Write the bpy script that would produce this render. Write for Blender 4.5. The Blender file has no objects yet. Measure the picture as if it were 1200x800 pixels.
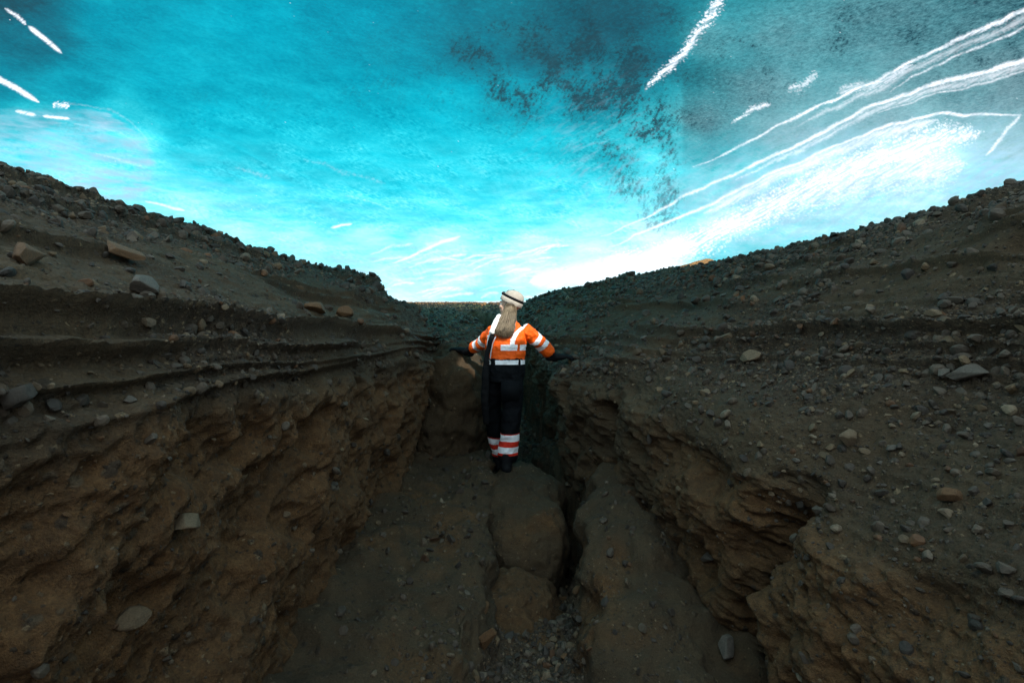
import bpy, bmesh, math, random
import numpy as np
from mathutils import Vector, Matrix
from mathutils.bvhtree import BVHTree

random.seed(7)
RNG = np.random.default_rng(11)
ZC = 1.7                 # eye height of the photographer above the z = 0 datum
F = 533.3                # focal length in photograph pixels (16 mm lens)
C = bpy.context.scene.collection

# ------------------------------------------------------------------ noise
_perm = np.random.default_rng(3).permutation(256).astype(np.int32)
_perm = np.concatenate([_perm, _perm, _perm])
_g = np.random.default_rng(5).normal(size=(256, 3)).astype(np.float32)
_g /= np.linalg.norm(_g, axis=1, keepdims=True)

from concurrent.futures import ThreadPoolExecutor
_POOL = ThreadPoolExecutor(4)

def perlin(p):
    p = np.ascontiguousarray(p, dtype=np.float32)
    sh = p.shape[:-1]
    q = p.reshape(-1, 3)
    if len(q) < 60000: return _perlin(q).reshape(sh)
    ch = np.array_split(q, len(q) // 30000 + 1)
    return np.concatenate(list(_POOL.map(_perlin, ch))).reshape(sh)

def _perlin(p):
    i = np.floor(p).astype(np.int32)
    f = p - i
    u = f * f * f * (f * (f * 6 - 15) + 10)
    i &= 255
    out = np.zeros(p.shape[:-1], np.float32)
    for dx in (0, 1):
        wx = u[..., 0] if dx else 1 - u[..., 0]
        hx = _perm[i[..., 0] + dx]
        for dy in (0, 1):
            wy = u[..., 1] if dy else 1 - u[..., 1]
            hy = _perm[hx + i[..., 1] + dy]
            for dz in (0, 1):
                wz = u[..., 2] if dz else 1 - u[..., 2]
                g = _g[_perm[hy + i[..., 2] + dz] & 255]
                d = g[..., 0] * (f[..., 0] - dx) + g[..., 1] * (f[..., 1] - dy) + g[..., 2] * (f[..., 2] - dz)
                out += wx * wy * wz * d
    return out * 1.5

def fbm(p, octaves=4, gain=0.5, ridged=False):
    a, s, q = 1.0, 0.0, np.asarray(p, np.float32)
    tot = 0.0
    for k in range(octaves):
        n = perlin(q + 17.3 * k)
        if ridged:
            n = 1 - 2 * np.abs(n) * 1.6
        s = s + a * n
        tot += a
        a *= gain
        q = q * 2.03
    return s / tot

def sstep(a, b, x):
    t = np.clip((x - a) / (b - a), 0, 1)
    return t * t * (3 - 2 * t)

# ------------------------------------------------------------------ tagging

def tag(o, label=None, cat=None, group=None, kind=None):
    if label: o['label'] = label
    if cat: o['category'] = cat
    if group: o['group'] = group
    if kind: o['kind'] = kind
    return o

def empty(name, loc, **k):
    o = bpy.data.objects.new(name, None)
    C.objects.link(o)
    o.location = (loc[0], loc[1], loc[2] + ZC)
    o.empty_display_size = 0.1
    return tag(o, **k)

# ------------------------------------------------------------------ materials
def nodes_of(m):
    m.use_nodes = True
    nt = m.node_tree
    nt.nodes.clear()
    return nt, nt.nodes, nt.links

class NB:
    """small node helper"""
    def __init__(self, name):
        self.m = bpy.data.materials.new(name)
        self.nt, self.n, self.l = nodes_of(self.m)
    def node(self, t, **k):
        n = self.n.new(t)
        for a, b in k.items():
            setattr(n, a, b)
        return n
    def link(self, a, b): self.l.new(a, b)
    def attr(self, name):
        return self.node('ShaderNodeAttribute', attribute_name=name)
    def noise(self, scale, detail=5, rough=0.6, vec=None, dist=0.0):
        n = self.node('ShaderNodeTexNoise')
        n.inputs['Scale'].default_value = scale
        n.inputs['Detail'].default_value = detail
        n.inputs['Roughness'].default_value = rough
        n.inputs['Distortion'].default_value = dist
        if vec is not None: self.link(vec, n.inputs['Vector'])
        return n
    def ramp(self, src, stops):
        r = self.node('ShaderNodeValToRGB')
        els = r.color_ramp.elements
        while len(els) < len(stops): els.new(0.5)
        for e, (p, c) in zip(els, stops):
            e.position = p
            e.color = (*c, 1) if len(c) == 3 else c
        self.link(src, r.inputs[0])
        return r
    def mix(self, fac, a, b, blend='MIX'):
        m = self.node('ShaderNodeMix', data_type='RGBA', blend_type=blend)
        for s, i in ((fac, 0), (a, 6), (b, 7)):
            if hasattr(s, 'default_value') or hasattr(s, 'links'):
                self.link(s, m.inputs[i])
            else:
                m.inputs[i].default_value = s if i == 0 else (*s, 1)
        return m.outputs[2]
    def math(self, op, a, b=None, c=None, clamp=False):
        m = self.node('ShaderNodeMath', operation=op, use_clamp=clamp)
        for i, s in enumerate((a, b, c)):
            if s is None: continue
            if hasattr(s, 'links'): self.link(s, m.inputs[i])
            else: m.inputs[i].default_value = s
        return m.outputs[0]
    def out(self, sh):
        o = self.node('ShaderNodeOutputMaterial')
        self.link(sh, o.inputs[0])
        return self.m

def earth_material():
    b = NB('glacial_till')
    tc = b.node('ShaderNodeTexCoord').outputs['Object']
    tint = b.attr('tint').outputs['Fac']
    sand = b.attr('sand').outputs['Fac']
    n1 = b.noise(3.0, 8, 0.65, tc)
    n2 = b.noise(28.0, 6, 0.7, tc)
    n3 = b.noise(160.0, 3, 0.7, tc)
    grey = b.ramp(n2.outputs[0], [(0.25, (0.0226, 0.0160, 0.0096)), (0.5, (0.0515, 0.0357, 0.0210)), (0.75, (0.1063, 0.0740, 0.0428))]).outputs[0]
    sandc = b.ramp(n1.outputs[0], [(0.3, (0.0451, 0.0300, 0.0149)), (0.7, (0.0837, 0.0561, 0.0280))]).outputs[0]
    oran = b.ramp(n2.outputs[0], [(0.25, (0.046, 0.022, 0.008)), (0.5, (0.108, 0.054, 0.019)), (0.8, (0.185, 0.102, 0.042))]).outputs[0]
    c = b.mix(sand, grey, sandc)
    tn = b.math('ADD', b.math('MULTIPLY', n1.outputs[0], 1.6), -0.8)
    tf = b.math('MULTIPLY', tint, b.math('ADD', tn, 1.0), clamp=True)
    c = b.mix(tf, c, oran)
    c = b.mix(b.attr('sun_gold').outputs['Fac'], c, (0.42, 0.24, 0.085))  # far ground painted golden, sunlight put into its colour
    rub = b.attr('rub').outputs['Fac']
    wv = b.node('ShaderNodeVectorMath', operation='ADD')
    b.link(tc, wv.inputs[0])
    sc_ = b.node('ShaderNodeVectorMath', operation='SCALE'); sc_.inputs['Scale'].default_value = 0.03
    b.link(n2.outputs['Color'], sc_.inputs[0]); b.link(sc_.outputs[0], wv.inputs[1])
    hs = None
    for scale, lo_, hi_, wt in ((26.0, 0.42, 0.62, 1.0), (70.0, 0.50, 0.62, 0.45)):
        vo = b.node('ShaderNodeTexVoronoi'); vo.inputs['Scale'].default_value = scale
        b.link(wv.outputs[0], vo.inputs['Vector'])
        sep = b.node('ShaderNodeSeparateColor'); b.link(vo.outputs['Color'], sep.inputs[0])
        # only some cells hold a pebble, more of them where the ground is rubbly
        thr = b.math('SUBTRACT', hi_ + 0.25, b.math('MULTIPLY', rub, 0.45))
        pres = b.math('GREATER_THAN', sep.outputs[0], thr)
        dome = b.math('SUBTRACT', 0.42, vo.outputs['Distance'], clamp=True)
        dome = b.math('MULTIPLY', dome, pres)
        edge = b.math('MULTIPLY', dome, 9.0, clamp=True)
        pc = b.ramp(sep.outputs[1], [(0.0, (0.0257, 0.0191, 0.0127)), (0.45, (0.0676, 0.0498, 0.0323)), (0.8, (0.1159, 0.0817, 0.0472)), (1.0, (0.2577, 0.1850, 0.1048))]).outputs[0]
        c = b.mix(b.math('MULTIPLY', edge, 0.85), c, pc)
        dd = b.math('MULTIPLY', dome, wt)
        hs = dd if hs is None else b.math('ADD', hs, dd)
    sp = b.ramp(n3.outputs[0], [(0.35, (0.5, 0.5, 0.5)), (0.6, (1, 1, 1)), (0.74, (1.6, 1.6, 1.55))]).outputs[0]
    c = b.mix(0.8, c, sp, 'MULTIPLY')
    h = b.math('ADD', b.math('MULTIPLY', n2.outputs[0], 1.1), b.math('MULTIPLY', n3.outputs[0], 0.4))
    h = b.math('ADD', h, b.math('MULTIPLY', hs, 2.4))
    bump = b.node('ShaderNodeBump')
    bump.inputs['Strength'].default_value = 0.75
    bump.inputs['Distance'].default_value = 0.03
    b.link(h, bump.inputs['Height'])
    p = b.node('ShaderNodeBsdfPrincipled')
    b.link(c, p.inputs['Base Color'])
    p.inputs['Roughness'].default_value = 0.85
    p.inputs['Specular IOR Level'].default_value = 0.3
    b.link(bump.outputs[0], p.inputs['Normal'])
    return b.out(p.outputs[0])

def stone_material(name, dark, light, scale=9.0, use_attr=False):
    b = NB(name)
    tc = b.node('ShaderNodeTexCoord').outputs['Object']
    n1 = b.noise(scale, 8, 0.7, tc)
    n2 = b.noise(scale * 9, 4, 0.7, tc)
    c = b.ramp(n1.outputs[0], [(0.3, dark), (0.72, light)]).outputs[0]
    if use_attr:
        a = b.node('ShaderNodeAttribute', attribute_name='Col').outputs['Color']
        c = b.mix(1.0, c, a, 'MULTIPLY')
    sp = b.ramp(n2.outputs[0], [(0.35, (0.6, 0.6, 0.6)), (0.7, (1.25, 1.25, 1.25))]).outputs[0]
    c = b.mix(0.7, c, sp, 'MULTIPLY')
    bump = b.node('ShaderNodeBump')
    bump.inputs['Strength'].default_value = 0.6
    bump.inputs['Distance'].default_value = 0.008
    b.link(b.math('ADD', n1.outputs[0], b.math('MULTIPLY', n2.outputs[0], 0.5)), bump.inputs['Height'])
    p = b.node('ShaderNodeBsdfPrincipled')
    b.link(c, p.inputs['Base Color'])
    p.inputs['Roughness'].default_value = 0.75
    b.link(bump.outputs[0], p.inputs['Normal'])
    return b.out(p.outputs[0])

def cloth_material(name, col, rough=0.8, scale=900.0, var=0.12, sheen=0.0, bump_s=0.25):
    b = NB(name)
    tc = b.node('ShaderNodeTexCoord').outputs['Object']
    n1 = b.noise(22.0, 6, 0.6, tc)
    n2 = b.noise(scale, 2, 0.5, tc)
    lo = tuple(x * (1 - 1.5 * var) for x in col)
    hi = tuple(min(0.95, x * (1 + var)) for x in col)
    c = b.ramp(n1.outputs[0], [(0.3, lo), (0.6, hi)]).outputs[0]
    bump = b.node('ShaderNodeBump')
    bump.inputs['Strength'].default_value = bump_s
    bump.inputs['Distance'].default_value = 0.01
    b.link(b.math('ADD', n1.outputs[0], b.math('MULTIPLY', n2.outputs[0], 0.1)), bump.inputs['Height'])
    p = b.node('ShaderNodeBsdfPrincipled')
    b.link(c, p.inputs['Base Color'])
    p.inputs['Roughness'].default_value = rough
    p.inputs['Specular IOR Level'].default_value = 0.10 if max(col) < 0.02 and rough > 0.6 else 0.3
    b.link(bump.outputs[0], p.inputs['Normal'])
    return b.out(p.outputs[0])

def ice_material():
    """light passes through the ice; its colour follows from thickness (absorption), frost and silt held in it, plus painted reflections"""
    b = NB('glacier_ice')
    tc = b.node('ShaderNodeTexCoord').outputs['Object']
    mp = b.node('ShaderNodeMapping')
    mp.inputs['Rotation'].default_value = (0, 0, math.radians(-32))
    mp.inputs['Scale'].default_value = (1.0, 1.35, 1.0)
    b.link(tc, mp.inputs[0])
    thick = b.attr('thick').outputs['Fac']
    silt = b.attr('silt').outputs['Fac']
    frost_glint = b.attr('frost_glint').outputs['Fac']
    n1 = b.noise(2.6, 10, 0.72, mp.outputs[0], 0.2)
    n2 = b.noise(22.0, 8, 0.8, mp.outputs[0], 0.1)
    k = b.math('ADD', b.math('MULTIPLY', n1.outputs[0], 0.75), b.math('MULTIPLY', n2.outputs[0], 0.55))
    k = b.math('ADD', k, 0.36)
    k = b.math('MAXIMUM', k, 0.25)
    th = b.math('MULTIPLY', thick, k)
    ch = [b.math('EXPONENT', b.math('MULTIPLY', th, -v)) for v in (2.3, 0.40, 0.315)]
    cmb = b.node('ShaderNodeCombineColor')
    for i, c in enumerate(ch): b.link(c, cmb.inputs[i])
    base = cmb.outputs[0]
    sn = b.math('MULTIPLY', silt, b.math('ADD', b.math('MULTIPLY', n2.outputs[0], 0.9), 0.55), clamp=True)
    c = b.mix(sn, base, (0.014, 0.055, 0.072))
    fn = b.math('ADD', frost_glint, b.math('MULTIPLY', b.math('ADD', n2.outputs[0], -0.5), b.math('MULTIPLY', frost_glint, 2.2)), clamp=True)
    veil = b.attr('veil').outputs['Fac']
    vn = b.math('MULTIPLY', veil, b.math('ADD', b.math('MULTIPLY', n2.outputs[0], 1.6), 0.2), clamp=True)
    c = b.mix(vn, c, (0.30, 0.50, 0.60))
    c = b.mix(fn, c, (0.97, 0.98, 1.0))
    tr = b.node('ShaderNodeBsdfTranslucent')
    b.link(c, tr.inputs[0])
    bump = b.node('ShaderNodeBump')
    bump.inputs['Strength'].default_value = 0.25
    bump.inputs['Distance'].default_value = 0.08
    b.link(n1.outputs[0], bump.inputs['Height'])
    gl = b.node('ShaderNodeBsdfGlossy')
    gl.inputs['Roughness'].default_value = 0.12
    b.link(bump.outputs[0], gl.inputs['Normal'])
    mx = b.node('ShaderNodeMixShader')
    mx.inputs[0].default_value = 0.03
    b.link(tr.outputs[0], mx.inputs[1])
    b.link(gl.outputs[0], mx.inputs[2])
    return b.out(mx.outputs[0])

M = {}
M['earth'] = earth_material()
M['stone_grey'] = stone_material('grey_basalt', (0.0475, 0.0385, 0.0294), (0.1320, 0.1078, 0.0806))
M['stone_dark'] = stone_material('dark_basalt', (0.0211, 0.0165, 0.0122), (0.0634, 0.0484, 0.0336))
M['stone_tan'] = stone_material('tan_stone', (0.0726, 0.0495, 0.0269), (0.1980, 0.1375, 0.0756))
M['stone_ochre'] = stone_material('ochre_stone', (0.0594, 0.0286, 0.0084), (0.1584, 0.0792, 0.0269))
M['gravel'] = stone_material('loose_gravel', (0.35, 0.35, 0.35), (1.0, 1.0, 1.0), 14.0, True)
M['ice'] = ice_material()
M['orange'] = cloth_material('orange_fabric', (0.95, 0.110, 0.004), 0.65)
M['white'] = cloth_material('reflective_tape', (0.86, 0.87, 0.90), 0.45, var=0.05)
M['navy'] = cloth_material('dark_overall_fabric', (0.0040, 0.0050, 0.0065), 0.8)
M['black'] = cloth_material('black_fabric', (0.007, 0.0075, 0.0085), 0.75)
M['red'] = cloth_material('red_fabric', (0.60, 0.025, 0.010), 0.7)
M['skin'] = cloth_material('skin', (0.60, 0.38, 0.28), 0.5, var=0.04, bump_s=0.05)
M['wool'] = cloth_material('cream_wool', (0.40, 0.355, 0.30), 0.95, 300, var=0.10, bump_s=0.6)
M['breath_white'] = cloth_material('white_breath_fluff', (0.88, 0.88, 0.86), 0.95, 200, var=0.06, bump_s=0.8)
M['hair'] = cloth_material('ash_blonde_hair', (0.085, 0.060, 0.036), 0.5, var=0.45, bump_s=0.2)
M['hair_light'] = cloth_material('light_blonde_hair', (0.19, 0.15, 0.10), 0.5, var=0.3, bump_s=0.2)
M['rubber'] = cloth_material('black_rubber', (0.010, 0.010, 0.010), 0.45, var=0.1)
M['metal'] = cloth_material('zip_metal', (0.55, 0.56, 0.58), 0.35, var=0.1)
M['glass'] = cloth_material('dark_lens', (0.02, 0.03, 0.035), 0.1, var=0.1, bump_s=0.0)
M['eye'] = cloth_material('eye_white', (0.75, 0.74, 0.72), 0.2, var=0.02, bump_s=0.0)
M['iris'] = cloth_material('iris', (0.05, 0.10, 0.14), 0.2, var=0.02, bump_s=0.0)
M['lip'] = cloth_material('lips', (0.45, 0.18, 0.15), 0.45, var=0.02, bump_s=0.05)

# ------------------------------------------------------------------ sheets
def grid_mesh(name, P, mat, attrs=None, flip=False, keep=None):
    R, Q, _ = P.shape
    v = P.reshape(-1, 3).astype(np.float32).copy()
    v[:, 2] += ZC
    idx = np.arange(R * Q, dtype=np.int32).reshape(R, Q)
    a, b, c, d = idx[:-1, :-1], idx[:-1, 1:], idx[1:, 1:], idx[1:, :-1]
    f = np.stack([a, b, c, d] if not flip else [a, d, c, b], -1).reshape(-1, 4)
    if keep is not None: f = f[keep[:-1, :-1].ravel()]
    me = bpy.data.meshes.new(name)
    me.vertices.add(len(v)); me.vertices.foreach_set('co', v.ravel())
    me.loops.add(f.size); me.loops.foreach_set('vertex_index', f.ravel())
    me.polygons.add(len(f))
    me.polygons.foreach_set('loop_start', np.arange(0, f.size, 4, dtype=np.int32))
    me.polygons.foreach_set('use_smooth', np.ones(len(f), bool))
    me.update(calc_edges=True)
    me.materials.append(mat)
    for k, val in (attrs or {}).items():
        at = me.attributes.new(k, 'FLOAT', 'POINT')
        at.data.foreach_set('value', val.astype(np.float32).ravel())
    o = bpy.data.objects.new(name, me)
    C.objects.link(o)
    return o

def normals(P):
    du = np.gradient(P, axis=0); dv = np.gradient(P, axis=1)
    n = np.cross(du, dv)
    n /= np.linalg.norm(n, axis=-1, keepdims=True) + 1e-9
    return n

def interp_sections(stations, Yrows, ncol, soft=0.012):
    """stations: list of (Y, [(x,z)...]) -> smooth sheet (rows = Y, cols = along the section)"""
    Ys = np.array([s[0] for s in stations], float)
    S = np.array([s[1] for s in stations], float)          # (ns, np, 2)
    npnt = S.shape[1]
    # columns: denser where the section is near the camera
    seg = np.linalg.norm(np.diff(S.mean(0), axis=0), axis=1)
    dist = np.linalg.norm(S.mean(0), axis=1)
    w = seg / (0.6 + 0.5 * (dist[1:] + dist[:-1]))
    t = np.concatenate([[0], np.cumsum(w)]); t /= t[-1]
    tc = np.linspace(0, 1, ncol)
    secs = np.stack([np.stack([np.interp(tc, t, S[i, :, k]) for k in (0, 1)], -1) for i in range(len(Ys))])
    # soften the corners of the section
    ker = np.hanning(2 * int(ncol * soft) + 3); ker /= ker.sum(); h = len(ker) // 2
    for i in range(len(Ys)):
        for k in (0, 1):
            a = np.pad(secs[i, :, k], h, mode='edge')
            secs[i, :, k] = np.convolve(a, ker, 'valid')
    out = np.zeros((len(Yrows), ncol, 3))
    # smooth (cosine) interpolation between stations
    j = np.clip(np.searchsorted(Ys, Yrows, 'right') - 1, 0, len(Ys) - 2)
    f = np.clip((Yrows - Ys[j]) / (Ys[j + 1] - Ys[j]), 0, 1)
    f = 0.5 * f + 0.5 * (f * f * (3 - 2 * f))
    sec = secs[j] * (1 - f)[:, None, None] + secs[j + 1] * f[:, None, None]
    out[..., 0] = sec[..., 0]; out[..., 1] = Yrows[:, None]; out[..., 2] = sec[..., 1]
    return out

def rows(y0, y1, n, back=-5.0, nb=60):
    a = np.linspace(back, y0, nb, endpoint=False)
    return np.concatenate([a, np.geomspace(y0, y1, n)])

def ledge(z, z0, amp, fade):
    """a hard layer that sticks out and is undercut below"""
    t = z - z0
    return amp * np.where(t > 0, np.exp(-t / fade), np.exp(t / 0.006) * 1.0)

def earth_displace(P, N, side, rubble, wall):
    P = P.astype(np.float32)
    x, y, z = P[..., 0], P[..., 1], P[..., 2]
    o = x * 0
    # big lumps, slabs and blocks
    d = 0.10 * fbm(P * 0.8, 3)
    # oblique joints and spalled faces in the walls
    q = np.stack([(y + z) * 1.0, (z - y * .75) * 3.2, x * 1.5], -1)
    d += wall * (0.045 if side < 0 else 0.06) * (fbm(q + 3, 4, 0.55, ridged=True) - 0.2)
    q = np.stack([y * 1.3, z * 1.6, x], -1)
    blk = fbm(q * 1.7 + 40, 3, .55)
    d += wall * (0.035 * np.tanh(blk * 7) + 0.05 * blk)
    # layers: hard beds stick out, soft ones are washed out
    zz = z + 0.045 * fbm(np.stack([x * .4, y * .6, o], -1), 2) + 0.012 * perlin(np.stack([x * 2, y * 3, o + 3], -1))
    up = np.clip(N[..., 2], 0, 1)
    on = sstep(-0.25, 0.2, fbm(np.stack([x * .5, y * .8, z * 1.2], -1) + 61, 2))
    for k, (z0, amp, fade) in enumerate(((0.035, .10, .05), (-0.035, .075, .03), (-0.095, .05, .03), (-0.175, .05, .05), (0.30, .07, .05), (.38, .06, .04), (0.47, .07, .05), (0.62, .06, .06), (.82, .05, .05))):
        m = sstep(-0.18, 0.12, perlin(np.stack([x * .45 + 7 * k, y * .55, o + k], -1)) + (0.22 if k < 3 else -0.02))
        d += ledge(zz + 0.02 * k * perlin(np.stack([y * .5, x * .5, o + k * 3], -1)), z0, amp * (1.0 if z0 < .2 else 0.9), fade) * m
    lay2 = perlin(np.stack([zz * 34, y * 0.9 + 15, x * 0.7], -1))
    d += np.tanh(lay2 * 4) * 0.010 * (np.exp(-((z - 0.0) / 0.20) ** 2) + 0.4 * on)
    out = np.tanh(fbm(np.stack([x * 1.3, y * 1.5, z * 3.0], -1) + 81, 3, .5) * 6)
    d += 0.07 * out * sstep(0.2, 0.4, z) * sstep(0.0, .3, fbm(P * .6 + 13, 2) + .1)
    # lumpy mid and fine relief
    d += 0.040 * fbm(P * 4.0 + 70, 3, 0.6) * (0.5 + 0.5 * wall)
    d += 0.030 * fbm(P * 8.5, 4, 0.62) * (0.6 + 0.4 * rubble)
    d += wall * 0.020 * fbm(P * 11 + 24, 4, 0.65, ridged=True)
    d += 0.014 * fbm(P * 21 + 4, 3, 0.6, ridged=True) * (0.45 + 0.55 * rubble)
    d += 0.005 * fbm(P * 70 + 7, 2, 0.6)
    return P + N * d[..., None]

SHEETS = {}

def make_bank(name, side, stations, nrow=760, ncol=820):
    Y = rows(0.42, 15.5, nrow)
    P = interp_sections(stations, Y, ncol, 0.010 if side < 0 else 0.026)
    if side > 0 : P = groove(P)
    N = normals(P)
    if side < 0: N = -N
    # make sure normals look to the gully / up
    N *= np.where((N[..., 2] - side * N[..., 0])[..., None] < 0, -1, 1)
    x, y, z = P[..., 0], P[..., 1], P[..., 2]
    steep = 1 - np.abs(N[..., 2])
    lipz = LIP(side, y)
    wall = sstep(0.45, 0.8, steep) * sstep(lipz + 0.18, lipz - 0.08, z)
    rub = sstep(0.15, 0.5, fbm(P * 0.9 + 50, 3) + 0.25 + 0.5 * sstep(0.3, 0.9, z)) * (1 - 0.8 * wall)
    if side > 0: rub = rub * np.clip(sstep(-0.42, -0.08, z + 0.25 * fbm(P * 1.1 + 7, 3)) + .12, 0, 1)
    D = earth_displace(P, N, side, rub, wall)
    n = fbm(P * 1.3 + 77, 3)
    if side < 0:
        tint = sstep(lipz + 0.02, lipz - 0.14, z + 0.12 * n) * 0.95
    else:
        near = sstep(3.4, 2.4, y)
        tint = sstep(lipz - 0.02, lipz - 0.22, z + 0.12 * n) * (0.15 + 0.75 * near)
    tint = np.maximum(tint, 0.75 * sstep(0.32, 0.5, fbm(P * np.array([.9, .9, 2.5]) + 61, 3)) * sstep(6.0, 3.0, y))
    tint = np.maximum(tint, 0.45 * sstep(4.5, 7.5, y))
    sand = np.clip(1 - rub + 0.3 * n, 0, 1)
    if side > 0: sand = np.maximum(sand, wall * 0.85)
    SHEETS[name] = (D, N, rub, wall)
    o = grid_mesh(name, D, M['earth'], dict(tint=np.clip(tint, 0, 1), sand=sand, rub=rub), flip=(side > 0))
    tag(o, kind='structure')
    return o

def LIP(side, y):
    if side < 0:
        return np.interp(y, [0, 5, 7, 10], [-0.20, -0.2, -0.1, 0.2])
    return np.interp(y, [0, 1.3, 1.9, 2.6, 3.3, 4.4, 6, 8, 9.5], [-0.60, -0.60, -0.62, -0.44, -0.30, -0.20, -0.1, 0.3, 0.6])

def groove(P):
    x, y, z = P[..., 0], P[..., 1], P[..., 2]
    low = sstep(-0.55, -0.85, z)
    d = 0.24 * np.exp(-((y - 2.10 + 0.25 * (z + 1.0)) / 0.13) ** 2) * low
    d += 0.15 * np.exp(-((y - 3.62 + 0.2 * (z + .8)) / 0.12) ** 2) * sstep(-0.42, -0.6, z)
    P = P.copy(); P[..., 0] += d
    return P

LB = [  # (Y, [(x, z) foot .. back])
    (-5.0, [(-1.4, -2.1), (-1.14, -1.46), (-1.06, -0.9), (-1.00, -0.20), (-1.05, -0.04), (-1.18, 0.08), (-1.85, 0.44), (-2.6, 0.84), (-3.5, 1.12), (-6.5, 1.4), (-15, 1.4)]),
    (1.0, [(-1.4, -2.1), (-1.00, -1.46), (-0.98, -0.9), (-0.97, -0.20), (-1.03, -0.04), (-1.16, 0.08), (-1.80, 0.44), (-2.6, 0.85), (-3.5, 1.12), (-6.5, 1.4), (-15, 1.4)]),
    (3.0, [(-1.4, -2.1), (-1.03, -1.46), (-0.97, -0.9), (-0.90, -0.20), (-0.98, -0.02), (-1.16, 0.14), (-1.80, 0.52), (-2.6, 0.88), (-3.5, 1.14), (-6.5, 1.4), (-15, 1.4)]),
    (4.55, [(-1.5, -2.1), (-1.06, -1.46), (-0.93, -0.9), (-0.80, -0.20), (-0.88, 0.08), (-1.10, 0.37), (-1.85, 0.67), (-2.7, 0.92), (-3.6, 1.12), (-6.5, 1.4), (-15, 1.4)]),
    (5.6, [(-1.6, -2.1), (-1.20, -1.46), (-1.04, -0.9), (-0.93, -0.24), (-1.00, 0.10), (-1.22, 0.43), (-2.0, 0.74), (-2.9, 0.96), (-3.8, 1.12), (-6.5, 1.4), (-15, 1.4)]),
    (6.4, [(-2.0, -2.1), (-1.7, -1.4), (-1.5, -0.9), (-1.32, -0.35), (-1.38, 0.06), (-1.6, 0.40), (-2.3, 0.68), (-3.2, 0.86), (-4.2, 1.05), (-6.5, 1.3), (-15, 1.4)]),
    (9.0, [(-3.2, -2.1), (-3.0, -1.4), (-2.8, -0.9), (-2.7, -0.2), (-2.8, 0.1), (-3.0, 0.3), (-3.6, 0.5), (-4.4, 0.8), (-5.2, 1.0), (-7.5, 1.3), (-18, 1.4)]),
    (15.5, [(-6.2, -2.1), (-6.0, -1.4), (-5.8, -0.9), (-5.7, -0.2), (-5.8, 0.1), (-6.0, 0.3), (-6.6, 0.5), (-7.4, 0.7), (-8.2, 0.9), (-9.5, 1.0), (-22, 1.0)]),
]
RB = [
    (-5.0, [(1.4, -2.1), (1.12, -1.46), (1.10, -1.0), (1.22, -0.66), (1.5, -0.48), (2.05, -0.03), (2.5, 0.42), (3.1, 0.82), (4.2, 1.22), (6.5, 1.55), (15, 1.5)]),
    (1.2, [(1.4, -2.1), (1.14, -1.46), (1.20, -1.0), (1.36, -0.64), (1.58, -0.46), (2.05, -0.02), (2.5, 0.42), (3.1, 0.80), (4.2, 1.18), (6.5, 1.55), (15, 1.5)]),
    (1.75, [(1.4, -2.1), (1.12, -1.46), (1.12, -1.1), (1.22, -0.76), (1.5, -0.50), (2.0, -0.04), (2.4, 0.38), (3.0, 0.78), (4.2, 1.18), (6.5, 1.55), (15, 1.5)]),
    (2.5, [(1.4, -2.1), (1.08, -1.46), (1.04, -1.0), (1.02, -0.60), (1.17, -0.37), (1.80, -0.03), (2.3, 0.40), (3.0, 0.80), (4.2, 1.20), (6.5, 1.55), (15, 1.5)]),
    (3.3, [(1.3, -2.1), (1.05, -1.46), (0.97, -1.0), (0.88, -0.50), (1.00, -0.23), (1.55, 0.03), (2.2, 0.45), (3.0, 0.86), (4.3, 1.25), (6.5, 1.6), (15, 1.5)]),
    (3.75, [(1.1, -2.1), (0.80, -1.46), (0.74, -0.95), (0.68, -0.42), (0.80, -0.15), (1.42, 0.08), (2.2, 0.5), (3.0, 0.88), (4.3, 1.28), (6.5, 1.6), (15, 1.5)]),
    (4.5, [(1.0, -2.1), (0.62, -1.5), (0.50, -0.9), (0.42, -0.36), (0.56, -0.26), (1.35, 0.12), (2.2, 0.58), (3.0, 0.92), (4.3, 1.3), (6.5, 1.6), (15, 1.5)]),
    (6.0, [(0.8, -2.1), (0.50, -1.4), (0.40, -0.8), (0.30, -0.18), (0.5, 0.12), (1.1, 0.40), (1.9, 0.72), (3.0, 1.08), (4.4, 1.4), (6.5, 1.65), (15, 1.5)]),
    (8.0, [(0.6, -2.1), (0.40, -1.2), (0.30, -0.4), (0.22, 0.30), (0.35, 0.62), (0.9, 0.86), (1.8, 1.08), (3.2, 1.30), (4.8, 1.46), (6.8, 1.7), (16, 1.5)]),
    (9.5, [(0.3, -2.1), (0.20, -1.0), (0.15, 0.0), (0.12, 0.66), (0.34, 0.88), (0.9, 0.98), (1.8, 1.12), (3.3, 1.34), (5.0, 1.52), (7.0, 1.75), (17, 1.5)]),
    (12.0, [(0.3, -2.1), (0.20, -1.0), (0.15, 0.0), (0.12, 0.3), (0.34, 0.45), (0.9, 0.6), (1.8, 0.8), (3.4, 1.3), (5.0, 1.62), (7.4, 1.75), (18, 1.5)]),
    (15.5, [(0.9, -2.1), (0.8, -1.0), (0.8, 0.0), (0.9, 0.3), (1.2, 0.45), (1.8, 0.6), (2.8, 0.9), (4.2, 1.5), (6.2, 2.0), (8.4, 2.0), (19, 1.5)]),
]

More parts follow.
